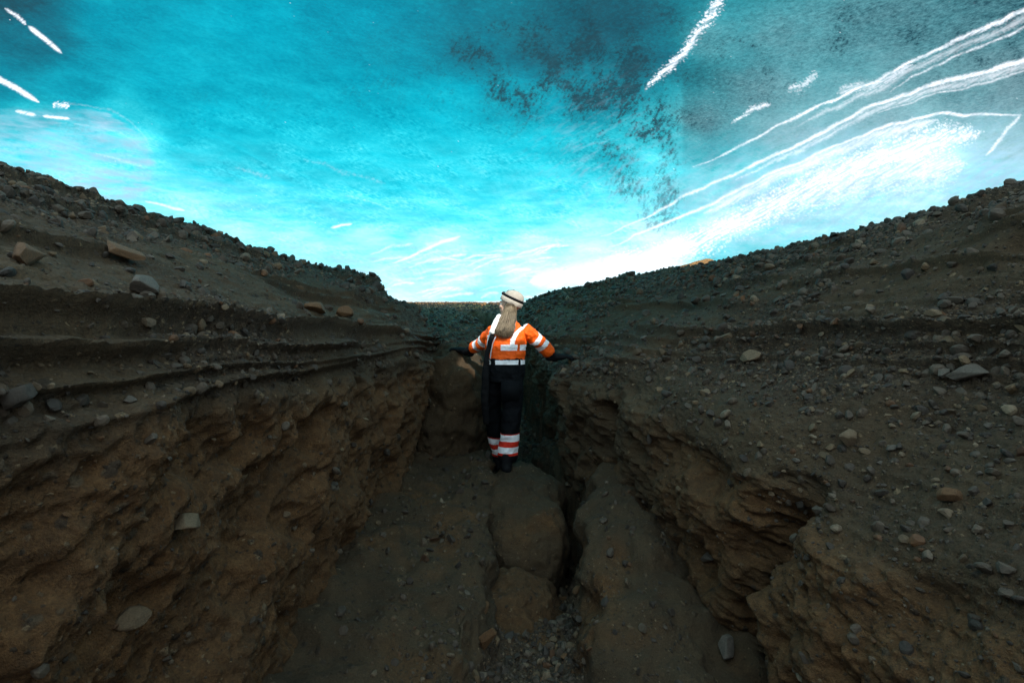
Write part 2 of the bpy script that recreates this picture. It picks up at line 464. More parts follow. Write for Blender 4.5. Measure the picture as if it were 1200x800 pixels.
def ground_height(x, y):
    # left sandy mound of the gully floor
    L = np.interp(y, [1.0, 1.6, 2.4, 3.3, 4.6], [-1.56, -1.50, -1.42, -1.36, -1.27])
    L = L + 0.12 * sstep(-0.35, -1.0, x) ** 1.3 + 0.07 * sstep(2.4, 3.6, y) * np.exp(-((x + .38) / .2) ** 2)
    cx = np.interp(y, [1, 2, 2.6, 3.3, 3.8, 4.5, 5.2, 6, 8, 10, 11.5], [0.1, 0.06, 0.12, 0.33, 0.50, 0.46, 0.28, 0.02, -0.25, -0.9, -1.4])
    ch = np.interp(y, [1, 2.2, 3.0, 3.5, 4.2, 5.0, 6.0, 8.0, 11.0], [-1.66, -1.66, -1.78, -2.0, -2.05, -1.7, -1.35, -0.7, 0.5])
    R = np.interp(y, [1.0, 2.0, 2.6, 3.2, 3.9, 4.6], [-1.60, -1.55, -1.36, -1.18, -1.02, -1.2])
    R = R + 0.07 * np.exp(-((x - .78) / .14) ** 2) - 0.06 * sstep(0.85, 1.05, x)
    le = np.interp(y, [1, 2.2, 3, 4, 4.7], [-0.22, -0.17, -0.12, -0.13, -0.17])
    wl = sstep(le + 0.07, le - 0.07, x)
    rh = np.interp(y, [1, 2.4, 3.0, 4.0, 5.0], [0.30, 0.26, 0.20, 0.14, 0.1])
    wr = sstep(cx + rh - 0.05, cx + rh + 0.13, x)
    fl = ch * (1 - wl) + L * wl
    fl = fl * (1 - wr) + R * wr
    # upper ground beyond the corner
    U = np.interp(y, [4.7, 5.2, 6.5, 8.5, 11, 16, 26, 34, 60, 240], [-0.16, -0.08, 0.16, 0.45, 0.72, 1.00, 2.22, 1.6, 0.8, 0.6])
    U = U + 0.10 * sstep(0.4, 3, np.abs(x)) * sstep(30, 10, y)
    w = np.interp(y, [4.5, 5.5, 6.5, 8, 10.5, 11.5], [0.42, 0.33, 0.28, 0.25, 0.22, 0.0])
    slot = 1 - sstep(w, w + 0.14, np.abs(x - cx))
    up = U * (1 - slot) + np.minimum(ch, U) * slot
    yf = 5.0 + 0.45 * sstep(-0.75, -0.3, x) + 0.07 * perlin(np.stack([x * 3, y * 0, x * 0], -1))
    t = sstep(yf, yf + 0.35, y)
    z = fl * (1 - t) + up * t
    # below the banks
    z = np.where((np.abs(x) > 1.2) & (y < 4.7), np.minimum(z, -1.7), z)
    under = sstep(1.25, 1.6, np.abs(x)) * sstep(16, 14, y) * sstep(0.0, 1.5, np.abs(x) - np.maximum(1.2, 0.35 * y))
    z = z - under * 0.6 * (z > -1.6)
    # sunlit moraine outside, on the right
    z = z + 2.15 * np.exp(-(((x - 7.2) / 1.6) ** 2 + ((y - 17.0) / 1.6) ** 2))
    return z

def make_ground():
    Y = rows(0.5, 240, 900, back=-30, nb=50)
    s = np.where(Y < 2.0, 2.0, Y)
    c = np.linspace(-1, 1, 901)
    c = np.sign(c) * (0.55 * np.abs(c) + 1.4 * np.abs(c) ** 3.2)
    x = s[:, None] * c[None, :]
    y = np.repeat(Y[:, None], len(c), 1)
    wob = np.stack([x * 1.7, y * 1.7, x * 0], -1)
    xw = x + 0.10 * fbm(wob, 3) + 0.035 * fbm(wob * 4, 3)
    yw = y + 0.10 * fbm(wob + 9, 3)
    z = ground_height(xw, yw)
    P = np.stack([x, y, z], -1)
    N = normals(P); N *= np.sign(N[..., 2:3] + 1e-6)
    steep = 1 - np.abs(N[..., 2])
    wall = sstep(0.3, 0.7, steep)
    rub = sstep(4.9, 6.0, y) * 0.9 + sstep(0.25, 0.45, fbm(P * 1.4 + 20, 2)) * 0.6
    rub = np.maximum(rub, sstep(-1.55, -1.65, z) * (y < 4) * 0.9)
    rub = np.clip(rub, 0, 1)
    d = 0.05 * fbm(P * 1.1 + 2, 3) * sstep(3, 6, y) + 0.03 * fbm(P * 2.6 + 3, 3, ridged=True)
    d += 0.05 * fbm(P * np.array([3, 3, 5.0]) + 8, 3, ridged=True) * wall
    d += 0.028 * fbm(P * 8, 4, 0.62) * (0.6 + 0.4 * rub) + 0.060 * fbm(P * 3.0 + 33, 3, .55) + 0.03 * np.tanh(6 * fbm(P * 2.2 + 55, 3)) * sstep(5, 4.5, y) + 0.009 * fbm(P * 21, 3, 0.6, ridged=True) * (0.3 + 0.7 * rub)
    d += 0.0035 * fbm(P * 70 + 7, 2)
    far = sstep(7, 14, y)
    d += far * 0.07 * fbm(P * 1.2 + 40, 5, 0.62)
    D = P + N * d[..., None]
    tint = 0.8 * sstep(0.02, 0.35, fbm(P * 1.8 + 90, 3)) * sstep(5, 4, y) + 0.55 * sstep(5.0, 7.0, y)
    sand = np.clip(1 - rub + 0.4 * fbm(P * 2 + 12, 2), 0, 1)
    SHEETS['ground'] = (D, N, rub, wall)
    o = grid_mesh('ground', D, M['earth'], dict(tint=np.clip(tint, 0, 1), sand=sand, rub=rub, sun_gold=0.9 * sstep(14.4, 15.5, y)), flip=True)
    tag(o, kind='structure')

make_bank('left_bank', -1, LB)
make_bank('right_bank', 1, RB)
make_ground()

# a coarse BVH of the terrain for resting things on it
bv, bf = [], []
for k, (D, *_r) in SHEETS.items():
    Q = D[::4, ::4]
    R_, C_ = Q.shape[:2]
    base = len(bv)
    bv.extend(map(tuple, Q.reshape(-1, 3).tolist()))
    idx = np.arange(R_ * C_).reshape(R_, C_) + base
    bf.extend(np.stack([idx[:-1, :-1], idx[:-1, 1:], idx[1:, 1:], idx[1:, :-1]], -1).reshape(-1, 4).tolist())
TERR = BVHTree.FromPolygons(bv, bf)

def on_ground(px, py):
    """where the line of sight through a photograph pixel meets the terrain"""
    d = Vector(((px - 600) / F, 1.0, (400 - py) / F)).normalized()
    loc, nor, i, dist = TERR.ray_cast(Vector((0, 0, 0)), d)
    if loc is None: return None
    if nor.dot(d) > 0: nor = -nor
    return loc, nor, loc.y

# ------------------------------------------------------------------ ice roof
def ice_roof():
    Ynear = np.linspace(-4.6, 3.4, 230, endpoint=False)
    Yfar = 1 / np.linspace(1 / 3.4, 1 / 27.0, 620)
    Y = np.concatenate([Ynear, Yfar])
    s = np.where(Y < 3.4, 3.4, Y)
    c = np.concatenate([np.linspace(-3.4, -1.22, 200, endpoint=False), np.linspace(-1.22, 1.22, 1150), np.linspace(1.22, 3.4, 261)[1:]])
    x = s[:, None] * c[None, :]
    y = np.repeat(Y[:, None], len(c), 1)
    H = np.interp(Y, [-7, 0, 3, 6, 10, 15, 20, 27], [2.9, 2.9, 2.85, 2.7, 2.45, 2.2, 2.0, 1.86])[:, None] * np.ones_like(x)
    Hb = H.copy()
    # texture coordinates anchored in the roof: bearing and slope of each spot
    u = 600 + F * x / np.maximum(y, 0.5)
    v = 400 - F * Hb / np.maximum(y, 0.5)
    p2 = np.stack([x, y, x * 0], -1)
    H = H + 0.16 * fbm(p2 * 0.28, 2) * sstep(16, 6, y) + 0.05 * fbm(p2 * 0.9 + 5, 3) * sstep(18, 6, y)
    # melt flutes running along the cave
    H = H + 0.012 * fbm(np.stack([x * 1.2 - y * .35, y * 0.25, x * 0], -1), 3, ridged=True) * sstep(18, 6, y)
    ed = np.abs(x) - 13.0
    H = H - np.clip(ed, 0, 20) * 0.18
    P = np.stack([x, y, H], -1)
    # ---- ice properties at control spots: u, v, thickness, silt
    cp = np.array([
        (0,-60,3.2,.75),(150,-60,2.8,.2),(400,-60,3.0,.15),(600,-60,3,.5),(800,-60,2.2,.7),(1000,-60,1.5,.8),(1200,-60,1.4,.85),
        (0,0,3.2,.8),(45,45,2.9,.5),(130,30,2.3,.12),(220,70,2.0,.04),(300,40,2.2,.03),(400,30,2.6,.12),(470,60,2.5,.15),(550,50,2.8,.32),(640,50,2.8,.5),(720,20,2.8,.62),(760,60,2.4,.5),(830,50,1.7,.62),(930,50,1.4,.68),(1050,20,1.3,.75),(1120,100,1.0,.68),(1200,0,1.4,.85),
        (-200,100,2,.3),(0,90,2.5,.28),(90,95,2.3,.15),(30,128,1.3,.3),(140,128,1.3,.08),(200,110,2.1,.04),(230,150,1.9,.03),(160,165,.7,.02),(60,165,.75,.05),
        (320,130,1.9,.0),(430,110,2.1,0),(520,120,1.8,0.02),(620,120,2.0,.22),(700,120,2.1,.45),(620,170,1.5,.05),(700,180,1.5,.2),(770,150,1.2,.3),(780,200,.9,.1),(815,140,1.2,.58),(830,185,1.1,.5),(900,110,1.1,.6),(930,150,.9,.55),(1040,130,.8,.6),(1200,90,.7,.7),(1195,170,.7,.5),(1400,100,.8,.6),
        (0,190,.75,.05),(90,200,.55,.0),(170,195,.8,.02),(250,190,1.35,0),(350,190,1.4,0),(450,190,1.35,0),(550,200,1.15,0),(640,215,1.0,0),(700,230,.8,.04),(770,240,.55,.06),(810,225,.7,.35),(850,215,.6,.3),(900,230,.35,.2),(980,210,.22,.1),(1080,190,.2,.08),(1150,210,.45,.3),(1200,215,.5,.35),
        (130,240,.5,0),(220,240,.45,0),(300,240,.8,0),(400,240,.95,0),(500,245,.9,0),(600,250,.7,0),(700,265,.45,0),(760,275,.25,.03),(850,260,.2,.12),(930,250,.4,.25),(1000,245,.35,.22),(1080,225,.3,.2),
        (280,275,.45,0),(350,285,.42,0),(430,290,.4,0),(520,290,.35,0),(620,290,.3,0),(700,295,.2,0),(790,290,.1,.03),(840,300,.5,.25),(880,290,.5,.35),
        (350,320,.3,0),(450,330,.22,0),(540,325,.2,0),(620,320,.15,0),(700,320,.08,0),(560,350,.45,.04),(780,320,.05,0),(480,350,.12,0),
    ], float)
    lft = (cp[:, 0] < 800) & (cp[:, 1] < 265); cp[lft, 2] *= 1.32
    rgt = (cp[:, 0] > 800) & (cp[:, 1] < 180)
    cp[rgt, 2] *= 0.40; cp[rgt, 3] = np.clip(cp[rgt, 3] + .08, 0, .9)
    top = (cp[:, 1] < 90) & (cp[:, 0] > 430) & (cp[:, 0] < 800)
    cp[top, 3] = np.clip(cp[top, 3] * 1.15 + .12, 0, .9)
    tl = (cp[:, 1] < 140) & (cp[:, 0] <= 430); cp[tl, 3] += .08
    us, vs = u, v
    wob = 14 * fbm(np.stack([u / 90, v / 50, u * 0], -1), 3)
    W = np.zeros_like(u); T = np.zeros_like(u); S = np.zeros_like(u)
    for (cu, cv, t, sl) in cp:
        sc = 0.55 + 0.45 * np.clip((360 - cv) / 360, 0, 1)
        d2 = ((us + wob - cu) * 0.8) ** 2 + ((vs + wob * .6 - cv) * 1.35) ** 2
        w = 1 / (d2 / sc ** 2 + 260) ** 1.8
        W += w; T += w * t; S += w * sl
    T /= W; S /= W
    # a fold in the roof: greyer, silt-rich ice begins right of it
    fold = sstep(796, 803, u + 3 * perlin(np.stack([v / 14, v * 0, v * 0], -1))) * sstep(225, 150, v) * sstep(60, 100, v) * sstep(950, 830, u)
    S += 0.16 * fold
    # bubbly and clear bands
    st = fbm(np.stack([(u * .35 + v) / 26, (v * .8 - u * .30) / 9.0, u * 0], -1), 5, 0.62)
    st2 = fbm(np.stack([u / 50, v / 11, u * 0 + 4], -1), 5, 0.65)
    T = T * np.exp(0.12 * st * sstep(300, 100, v) + 0.75 * st2 * sstep(120, 260, v)) * (1 + .55 * sstep(230, 330, v))
    # silt flecks
    def blob(cu, cv, ru, rv): return np.exp(-(((u - cu) / ru) ** 2 + ((v - cv) / rv) ** 2))
    reg = np.clip(0.8 * blob(600, 70, 120, 60) + 1.1 * blob(660, 110, 70, 60) + 1.2 * blob(745, 190, 55, 50) + .9 * blob(755, 130, 40, 60)
                  + 0.9 * blob(760, 230, 45, 40) + 0.8 * blob(790, 262, 35, 14) + 0.35 * blob(900, 60, 150, 70) + .3 * blob(1150, 60, 80, 60)
                  + .5 * blob(850, 300, 40, 12) + .25 * blob(400, 120, 200, 40) + .25 * blob(100, 150, 100, 20), 0, 1.3)
    fl = fbm(np.stack([(u + .6 * v) / 4.0, (v - .6 * u) / 9.0, u * 0 + 2], -1), 4, 0.8)
    clump = fbm(np.stack([u / 42, v / 42, u * 0 + 8], -1), 3, .6)
    S = S + 0.62 * sstep(0.08, 0.62, fl + 0.75 * clump - 0.10 + 0.22 * reg) * np.clip(reg, 0, 1)
    S = S + 0.30 * reg * np.clip(0.4 + clump, 0, 1) * sstep(230, 120, v)
    # fine slanting grain of bubbles
    gr = fbm(np.stack([(u + 1.2 * v) / 7.0, (v - .42 * u) / 2.6, u * 0 + 12], -1), 3, 0.7)
    gr2 = fbm(np.stack([(u + .3 * v) / 60, (v - .25 * u) / 16, u * 0 + 32], -1), 3, 0.6)
    T = T * np.exp(-0.7 * np.clip(gr + .1, -.4, 1) * sstep(-.25, .35, gr2) * sstep(60, 200, v) - 0.14 * gr)
    # frost cracks and white seams, part bubbly ice, part painted reflections
    Fz = np.zeros_like(u)
    sp = fbm(np.stack([u / 3.2, v / 2.6, u * 0 + 6], -1), 3, 0.75)
    sp2 = fbm(np.stack([(u + v) / 9.0, (v + .5 * u) / 2.5, u * 0 + 46], -1), 3, 0.7)
    lo = fbm(np.stack([u / 40, v / 40, u * 0 + 16], -1), 3, 0.6)
    def seam(pts, w0, w1, strength=1.0, soft=0.35, speck=0.0, wav=2.0):
        nonlocal Fz
        pts = np.array(pts, float)
        x0, x1 = pts[:, 0].min() - 70, pts[:, 0].max() + 70
        y0, y1 = pts[:, 1].min() - 70, pts[:, 1].max() + 70
        m = (u > x0) & (u < x1) & (v > y0) & (v < y1) & (y > 2.5)
        uu, vv = u[m] + wav * lo[m] * 2, v[m] + wav * lo[m] * 2
        best = np.full(uu.shape, 1e9); bt = np.zeros(uu.shape)
        L = np.concatenate([[0], np.cumsum(np.linalg.norm(np.diff(pts, axis=0), axis=1))]); L /= L[-1]
        for i in range(len(pts) - 1):
            a, b = pts[i], pts[i + 1]; ab = b - a
            t = np.clip(((uu - a[0]) * ab[0] + (vv - a[1]) * ab[1]) / (ab @ ab), 0, 1)
            d = np.hypot(uu - a[0] - t * ab[0], vv - a[1] - t * ab[1])
            k = d < best
            best[k] = d[k]; bt[k] = (L[i] + t * (L[i + 1] - L[i]))[k]
        w = (w0 + (w1 - w0) * bt) * np.clip(1 - (2 * bt - 1) ** 8, 0.05, 1)
        val = sstep(w * (1 + soft) + 1.1, w * (1 - soft) - 1.4, best + speck * (w * 0.5 + 1.6) * sp[m] * 1.5) * np.clip(0.86 + 1.5 * sp2[m] * (.4 + speck), .2, 1)
        Fz[m] = np.maximum(Fz[m], val * strength)
    seam0 = seam
    def seam(pts, w0, w1, *a, **k): seam0(pts, w0 * .72, w1 * .72, *a, **k)
    A = [(812,196),(860,175),(925,140),(980,115),(1030,92),(1100,57),(1160,33),(1215,8),(1330,-48),(1460,-120)]
    B = [(705,276),(750,256),(800,230),(860,205),(950,160),(1025,122),(1110,92),(1160,82),(1215,62),(1330,20),(1480,-40)]
    Cc = [(715,290),(765,266),(825,240),(900,205),(975,172),(1040,150),(1100,133),(1195,128)]
    seam([(70,119),(100,119),(130,126),(155,142),(170,158),(180,178)], .8, .8, .16, .9, .8)
    seam([(60,140),(100,143),(140,152),(165,170)], .7, .7, .12, .9, .8)
    seam(A, 1.2, 4.0, .95, .4, .5)
    seam([(a + 6, b + 7) for a, b in A[2:]], 3.0, 6.0, .38, .6, .8)
    seam([(a + 12, b + 13) for a, b in A[4:]], 1.0, 1.6, .8, .4, .5)
    seam([(980,108),(1030,97),(1070,77)], 6, 5, .55, .5, 1.2)
    seam(B, 1.0, 4.5, .98, .4, .35)
    seam([(a + 2, b + 6) for a, b in B[3:]], 3.0, 5.0, .45, .6, .8)
    seam([(a + 4, b + 11) for a, b in B[5:]], 1.0, 1.5, .7, .4, .4)
    seam(Cc, 1.6, 2.0, .98, .4, .3)
    seam([(a, b + 7) for a, b in Cc[2:7]], 7, 7, .6, .7, .8)
    seam([(690,312),(760,302),(830,280),(880,252),(950,218),(1040,180),(1110,158),(1150,150)], 12, 20, .85, .9, 2.6)
    seam([(620,330),(700,318),(790,296)], 14, 14, .8, .8, .3)
    seam([(900,250),(990,214),(1080,196),(1130,190)], 14, 26, .5, .9, 3.0)
    seam([(1195,128),(1175,150),(1155,180)], 2, 2, .8, .4, .6)
    seam([(1085,190),(1082,215)], 3, 3, .7, .4, 1.0)
    seam([(857,147),(880,128),(902,122)], 1.5, 2.5, .9, .5, 1.0)
    seam([(755,102),(785,76),(808,52),(822,34),(838,10),(850,-20)], 3.5, 6.5, .9, .5, 2.6)
    seam([(775,85),(800,62),(815,45)], 3, 4, .9, .4, .5)
    seam([(925,110),(945,100),(958,85)], 4, 4, .5, .6, 2.4)
    seam([(8,14),(24,24),(30,30)], 1.5, 2.5, .95, .4, .6)
    seam([(33,32),(52,47),(72,64)], 3.5, 2.5, 1, .25, .2, .5)
    seam([(-20,76),(18,96),(46,114)], 5, 3, 1, .25, .3, .5)
    seam([(18,124),(42,131)], 2, 2, .95, .3, .3, .5)
    seam([(50,132),(82,135)], 2.5, 2, .95, .3, .3, .5)
    seam([(62,117),(82,121)], 3, 3, .9, .4, 2.0, .5)
    seam([(170,236),(200,243),(216,246)], 1, 2, .9, .4, .3)
    seam([(200,262),(240,277),(280,284)], 2, 2.5, .9, .4, .3)
    seam([(388,265),(400,262),(413,262)], 1.3, 2, .95, .3, .1)
    seam([(460,308),(490,294),(515,287),(540,279)], 1.0, 2.4, .98, .3, .1)
    seam([(516,301),(542,305)], 1.2, 1.0, .8, .3, .1)
    seam([(540,305),(560,299),(590,298)], 1.2, 1.0, .85, .3, .1)
    rr = np.random.default_rng(21)
    for k in range(46):
        a = rr.uniform(430, 640); b_ = rr.uniform(296, 352); l = rr.uniform(15, 55); sl = rr.uniform(-.45, -.1)
        seam([(a, b_), (a + l * .5, b_ + l * .5 * sl - rr.uniform(0, 2)), (a + l, b_ + l * sl * .7)], rr.uniform(.4, 1.2), rr.uniform(.8, 2.2), rr.uniform(.35, .9), .6, .4)
    for k in range(9):
        a = rr.uniform(60, 420); b_ = rr.uniform(150, 270); l = rr.uniform(20, 80)
        seam([(a, b_), (a + l * .5, b_ + l * .14), (a + l, b_ + l * .3)], .5, rr.uniform(.8, 2.5), rr.uniform(.10, .22), .9, 1.2)
    # tiny bright flecks (trapped bubbles)
    tiny = sstep(0.60, 0.70, fbm(np.stack([u / 2.6, v / 2.6, u * 0 + 26], -1), 2)) * sstep(0.0, .35, lo)
    Fz = np.maximum(Fz, 0.8 * tiny)
    keep = np.where(y < 3.0, 0, 1)
    Fz = Fz * keep
    # milky, bubbly ice low down on both sides
    vs1 = fbm(np.stack([(u + .2 * v) / 42, (v - .12 * u) / 9, u * 0 + 52], -1), 4, .65)
    vs2 = fbm(np.stack([(u - .5 * v) / 30, (v + .5 * u) / 8, u * 0 + 57], -1), 4, .7)
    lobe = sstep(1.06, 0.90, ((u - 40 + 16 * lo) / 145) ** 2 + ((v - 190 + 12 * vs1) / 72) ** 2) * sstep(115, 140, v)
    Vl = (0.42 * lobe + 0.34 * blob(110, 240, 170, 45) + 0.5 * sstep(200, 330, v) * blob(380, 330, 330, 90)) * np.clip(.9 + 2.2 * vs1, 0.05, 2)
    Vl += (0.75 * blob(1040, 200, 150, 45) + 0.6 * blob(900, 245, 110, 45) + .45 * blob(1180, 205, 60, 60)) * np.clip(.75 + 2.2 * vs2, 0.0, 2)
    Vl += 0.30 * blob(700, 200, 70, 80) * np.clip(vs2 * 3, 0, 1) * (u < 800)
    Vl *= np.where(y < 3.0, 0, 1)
    # unseen roof behind and beside, made thin and clear to add neutral light
    back = np.maximum(sstep(3.6, 2.6, y), sstep(1.3, 1.7, np.abs(x) / np.maximum(y, 2.0)) )
    T = T * (1 - back) + ROOF_FILL_T * back
    S = S * (1 - back) + 0.0 * back
    o = grid_mesh('ice_ceiling', P, M['ice'], dict(thick=np.clip(T, 0.02, 5), silt=np.clip(S, 0, 0.97), frost_glint=np.clip(Fz, 0, 1), veil=np.clip(Vl, 0, 1)),
                  keep=(np.hypot(x - 1.0, y - 1.63) * (1 + .10 * np.sin(5 * np.arctan2(y - 1.63, x - 1.0))) > 0.37) & (y < np.interp(x, [-60, -2, 0, 1, 3, 4.3, 5.4, 7, 9, 14, 60], [22, 22, 22, 21.5, 18, 15.3, 12.9, 13.3, 15, 18, 20]) + .15 * np.sin(x * 2.1) + .1 * np.sin(x * 5.3 + 1)))  # round opening added out of view to let a sun shaft onto the hiker
    tag(o, kind='structure')
ROOF_FILL_T = 0.12
ice_roof()

# ------------------------------------------------------------------ stones
def ico(sub):
    bm = bmesh.new(); bmesh.ops.create_icosphere(bm, subdivisions=sub, radius=1.0)
    v = np.array([x.co[:] for x in bm.verts]); f = np.array([[q.index for q in t.verts] for t in bm.faces], np.int32)
    bm.free(); return v, f

def rock_verts(v, rng, cuts=9, rough=0.06, squash=(1, .8, .6)):
    p = v.copy()
    hlo, hhi = (0.36, 0.70) if rng.random() < 0.75 else (0.6, 0.92)
    for _ in range(cuts):
        n = rng.normal(size=3); n /= np.linalg.norm(n)
        h = rng.uniform(hlo, hhi)
        d = p @ n
        p -= np.maximum(d - h, 0)[:, None] * n * 0.93
    p *= (1 + rough * fbm(p * 1.5 + rng.uniform(0, 50), 4, .6))[:, None]
    p *= np.array(squash)
    return p

def mesh_from(name, v, f, mat, col=None, smooth=True):
    me = bpy.data.meshes.new(name)
    k = f.shape[1]
    me.vertices.add(len(v)); me.vertices.foreach_set('co', v.astype(np.float32).ravel())
    me.loops.add(f.size); me.loops.foreach_set('vertex_index', f.astype(np.int32).ravel())
    me.polygons.add(len(f)); me.polygons.foreach_set('loop_start', np.arange(0, f.size, k, dtype=np.int32))
    me.polygons.foreach_set('use_smooth', np.full(len(f), smooth))
    me.update(calc_edges=True)
    me.materials.append(mat)
    if col is not None:
        at = me.color_attributes.new('Col', 'FLOAT_COLOR', 'POINT')
        at.data.foreach_set('color', np.concatenate([col, np.ones((len(col), 1))], 1).astype(np.float32).ravel())
    return me

V3, F3 = ico(4)
V1, F1 = ico(1)
V2, F2 = ico(2)
VARS = [rock_verts(V3, RNG, 12, 0.11, (1, RNG.uniform(.7, .95), RNG.uniform(.5, .8))) for _ in range(9)]
MESHES = {}
def rock_mesh(i, mk):
    if (i, mk) not in MESHES:
        MESHES[(i, mk)] = mesh_from('stone', VARS[i], F3, M[mk], smooth=(i % 3 == 0))
    return MESHES[(i, mk)]

used_px = []
def place_stone(name, px, py, rad_px, mk, label, cat='stone', group=None, flat=1.0, yaw=None, sink=0.25, var=None, wide=1.0):
    hit = on_ground(px, py)
    if hit is None: return None
    loc, nor, Y = hit
    r = rad_px * Y / F
    i = random.randrange(len(VARS)) if var is None else var
    o = bpy.data.objects.new(name, rock_mesh(i, mk)); C.objects.link(o)
    up = (nor * 0.5 + Vector((0, 0, 0.7))).normalized()
    q = up.to_track_quat('Z', 'Y')
    o.rotation_mode = 'QUATERNION'
    o.rotation_quaternion = q @ Matrix.Rotation(random.uniform(0, 6.28) if yaw is None else yaw, 4, 'Z').to_quaternion()
    o.scale = (r * wide, r * wide, r * 1.15 * flat)
    c = loc + nor * r * (0.55 - sink)
    o.location = (c.x, c.y, c.z + ZC)
    used_px.append((px, py, rad_px))
    return tag(o, label, cat, group)

NAMED = [
    (170, 343, 27, 'stone_grey', 'large smooth grey stone lying on the left slope above the dark layers', .62, 1.0),
    (155, 250, 9, 'stone_dark', 'round dark stone perched alone on the left crest line', 1.0, 1.0),
    (439, 336, 8, 'stone_dark', 'small upright dark block standing at the right end of the left crest', 1.5, .75),
    (368, 364, 14, 'stone_ochre', 'ochre yellowish stone half buried, left one of the pair on the left bank', .9, 1.0),
    (400, 370, 13, 'stone_ochre', 'ochre yellowish stone half buried, right one of the pair on the left bank', 1.0, 1.0),
    (100, 216, 15, 'stone_dark', 'flat dark slab jutting out from the left crest', .5, 1.1),
    (25, 305, 26, 'stone_ochre', 'big ochre brown rock at the left edge of the photo on the upper slope', .9, 1.0),
    (135, 295, 22, 'stone_ochre', 'brown slab embedded in the left slope just below the crest', .5, 1.2),
    (215, 337, 12, 'stone_dark', 'dark grey cobble right beside the large smooth grey stone', .8, 1.0),
    (210, 610, 24, 'stone_tan', 'pale tan flat stone stuck in the brown left wall', .8, 1.0),
    (150, 725, 20, 'stone_tan', 'pale tan rounded stone low in the brown left wall near the bottom', .9, 1.0),
    (18, 460, 26, 'stone_dark', 'dark boulder bulging from the left wall at the edge of the photo', 1.0, 1.0),
    (104, 437, 5, 'stone_tan', 'small cream pebble in the thin gravel layer of the left wall', .8, 1.0),
    (1140, 438, 22, 'stone_grey', 'largest oblong blue grey stone on the gravel ledge of the right bank', .55, 1.1),
    (1106, 439, 14, 'stone_grey', 'rounded grey stone just left of the oblong blue grey stone', .9, 1.0),
    (828, 462, 10, 'stone_tan', 'pale squarish stone standing out in the middle of the right bank', 1.0, 1.0),
    (882, 417, 13, 'stone_tan', 'pale angular stone on the upper rubble of the right bank', .9, 1.0),
    (853, 396, 11, 'stone_tan', 'light tan broken block on the rubble above the pale angular stone', .8, 1.1),
    (1094, 370, 12, 'stone_tan', 'light tan crumbly block high on the right slope', .8, 1.1),
    (993, 515, 13, 'stone_tan', 'pale round stone on the grey sandy patch of the right bank', .9, 1.0),
    (1120, 583, 15, 'stone_ochre', 'orange angular stone above the lower ledge of the right bank', 1.0, 1.0),
    (852, 766, 20, 'stone_grey', 'dark grey stone lying on the gully floor at the bottom right', .9, 1.0),
    (1048, 265, 7, 'stone_dark', 'dark round stone on the right crest line, highest of the loose ones', 1.0, 1.0),
    (675, 326, 5, 'stone_dark', 'small dark stone on the low crest right of the hiker', 1.0, 1.0),
    (805, 318, 5, 'stone_tan', 'sunlit stone on the right crest beside the golden patch', 1.0, 1.0),
    (565, 750, 17, 'stone_ochre', 'upright brown slab in the rubble of the gully floor', 1.3, .8),
    (568, 715, 16, 'stone_ochre', 'brown block wedged above the upright slab in the gully rubble', 1.0, 1.0),
    (832, 652, 10, 'stone_grey', 'blue grey flat stone set in the orange face of the right block', .7, 1.1),
    (150, 470, 9, 'stone_grey', 'grey stone set at the top of the brown layer in the left wall', .9, 1.0),
    (645, 386, 6, 'stone_grey', 'grey cobble on the right bank just behind the right glove', .9, 1.0),
]
for (px, py, r, mk, lab, fl, wd) in NAMED:
    place_stone('rock' if r >= 12 else 'stone', px, py, r, mk, lab, 'rock' if r >= 12 else 'stone', None, fl, wide=wd)

# repeats: individual stones of each zone
ZONES = [  # polygon-ish boxes in view, count, px radius range, material weights, label, group
    ((0, 330, 230, 380), 34, (4.0, 9), ('stone_dark', 'stone_grey'), 'dark grey cobble in the rubble strewn over the left slope', 'cobbles strewn over the left slope'),
    ((20, 450, 400, 470), 30, (2.5, 5.5), ('stone_tan', 'stone_grey'), 'small pale pebble in the gravel seam across the left wall', 'pebbles in the gravel seam of the left wall'),
    ((870, 1190, 425, 462), 30, (4.0, 9.5), ('stone_grey', 'stone_tan'), 'rounded grey stone in the row along the gravel ledge of the right bank', 'stones along the gravel ledge of the right bank'),
    ((900, 1190, 480, 600), 40, (4.0, 10), ('stone_grey', 'stone_tan', 'stone_tan'), 'light stone on the sandy lower part of the right bank', 'light stones on the lower right bank'),
    ((680, 1195, 330, 430), 50, (3.5, 7.5), ('stone_dark', 'stone_grey'), 'dark grey cobble in the rubble of the upper right slope', 'cobbles on the upper right slope'),
    ((560, 680, 690, 790), 24, (5.0, 11), ('stone_dark', 'stone_ochre'), 'brown broken stone in the rubble channel on the gully floor', 'broken stones in the gully channel'),
    ((60, 420, 500, 700), 18, (4.0, 8.5), ('stone_ochre', 'stone_ochre', 'stone_tan'), 'brown stone embedded in the rusty lower face of the left wall', 'stones embedded in the lower left wall'),
    ((900, 960, 590, 700), 14, (4.0, 8), ('stone_dark', 'stone_grey'), 'grey stone lodged in the groove between the two right blocks', 'stones in the groove of the right bank'),
]
for (x0, x1, y0, y1), n, (r0, r1), mks, lab, grp in ZONES:
    for k in range(n):
        for _try in range(12):
            px, py = random.uniform(x0, x1), random.uniform(y0, y1)
            r = r0 + (r1 - r0) * random.random() ** 2.4
            if all((px - a) ** 2 + (py - b) ** 2 > (0.9 * (r + c)) ** 2 for a, b, c in used_px): break
        place_stone('stone', px, py, r * .78, random.choice(mks), lab, 'stone', grp, random.uniform(.55, .95), sink=random.uniform(.3, .6))
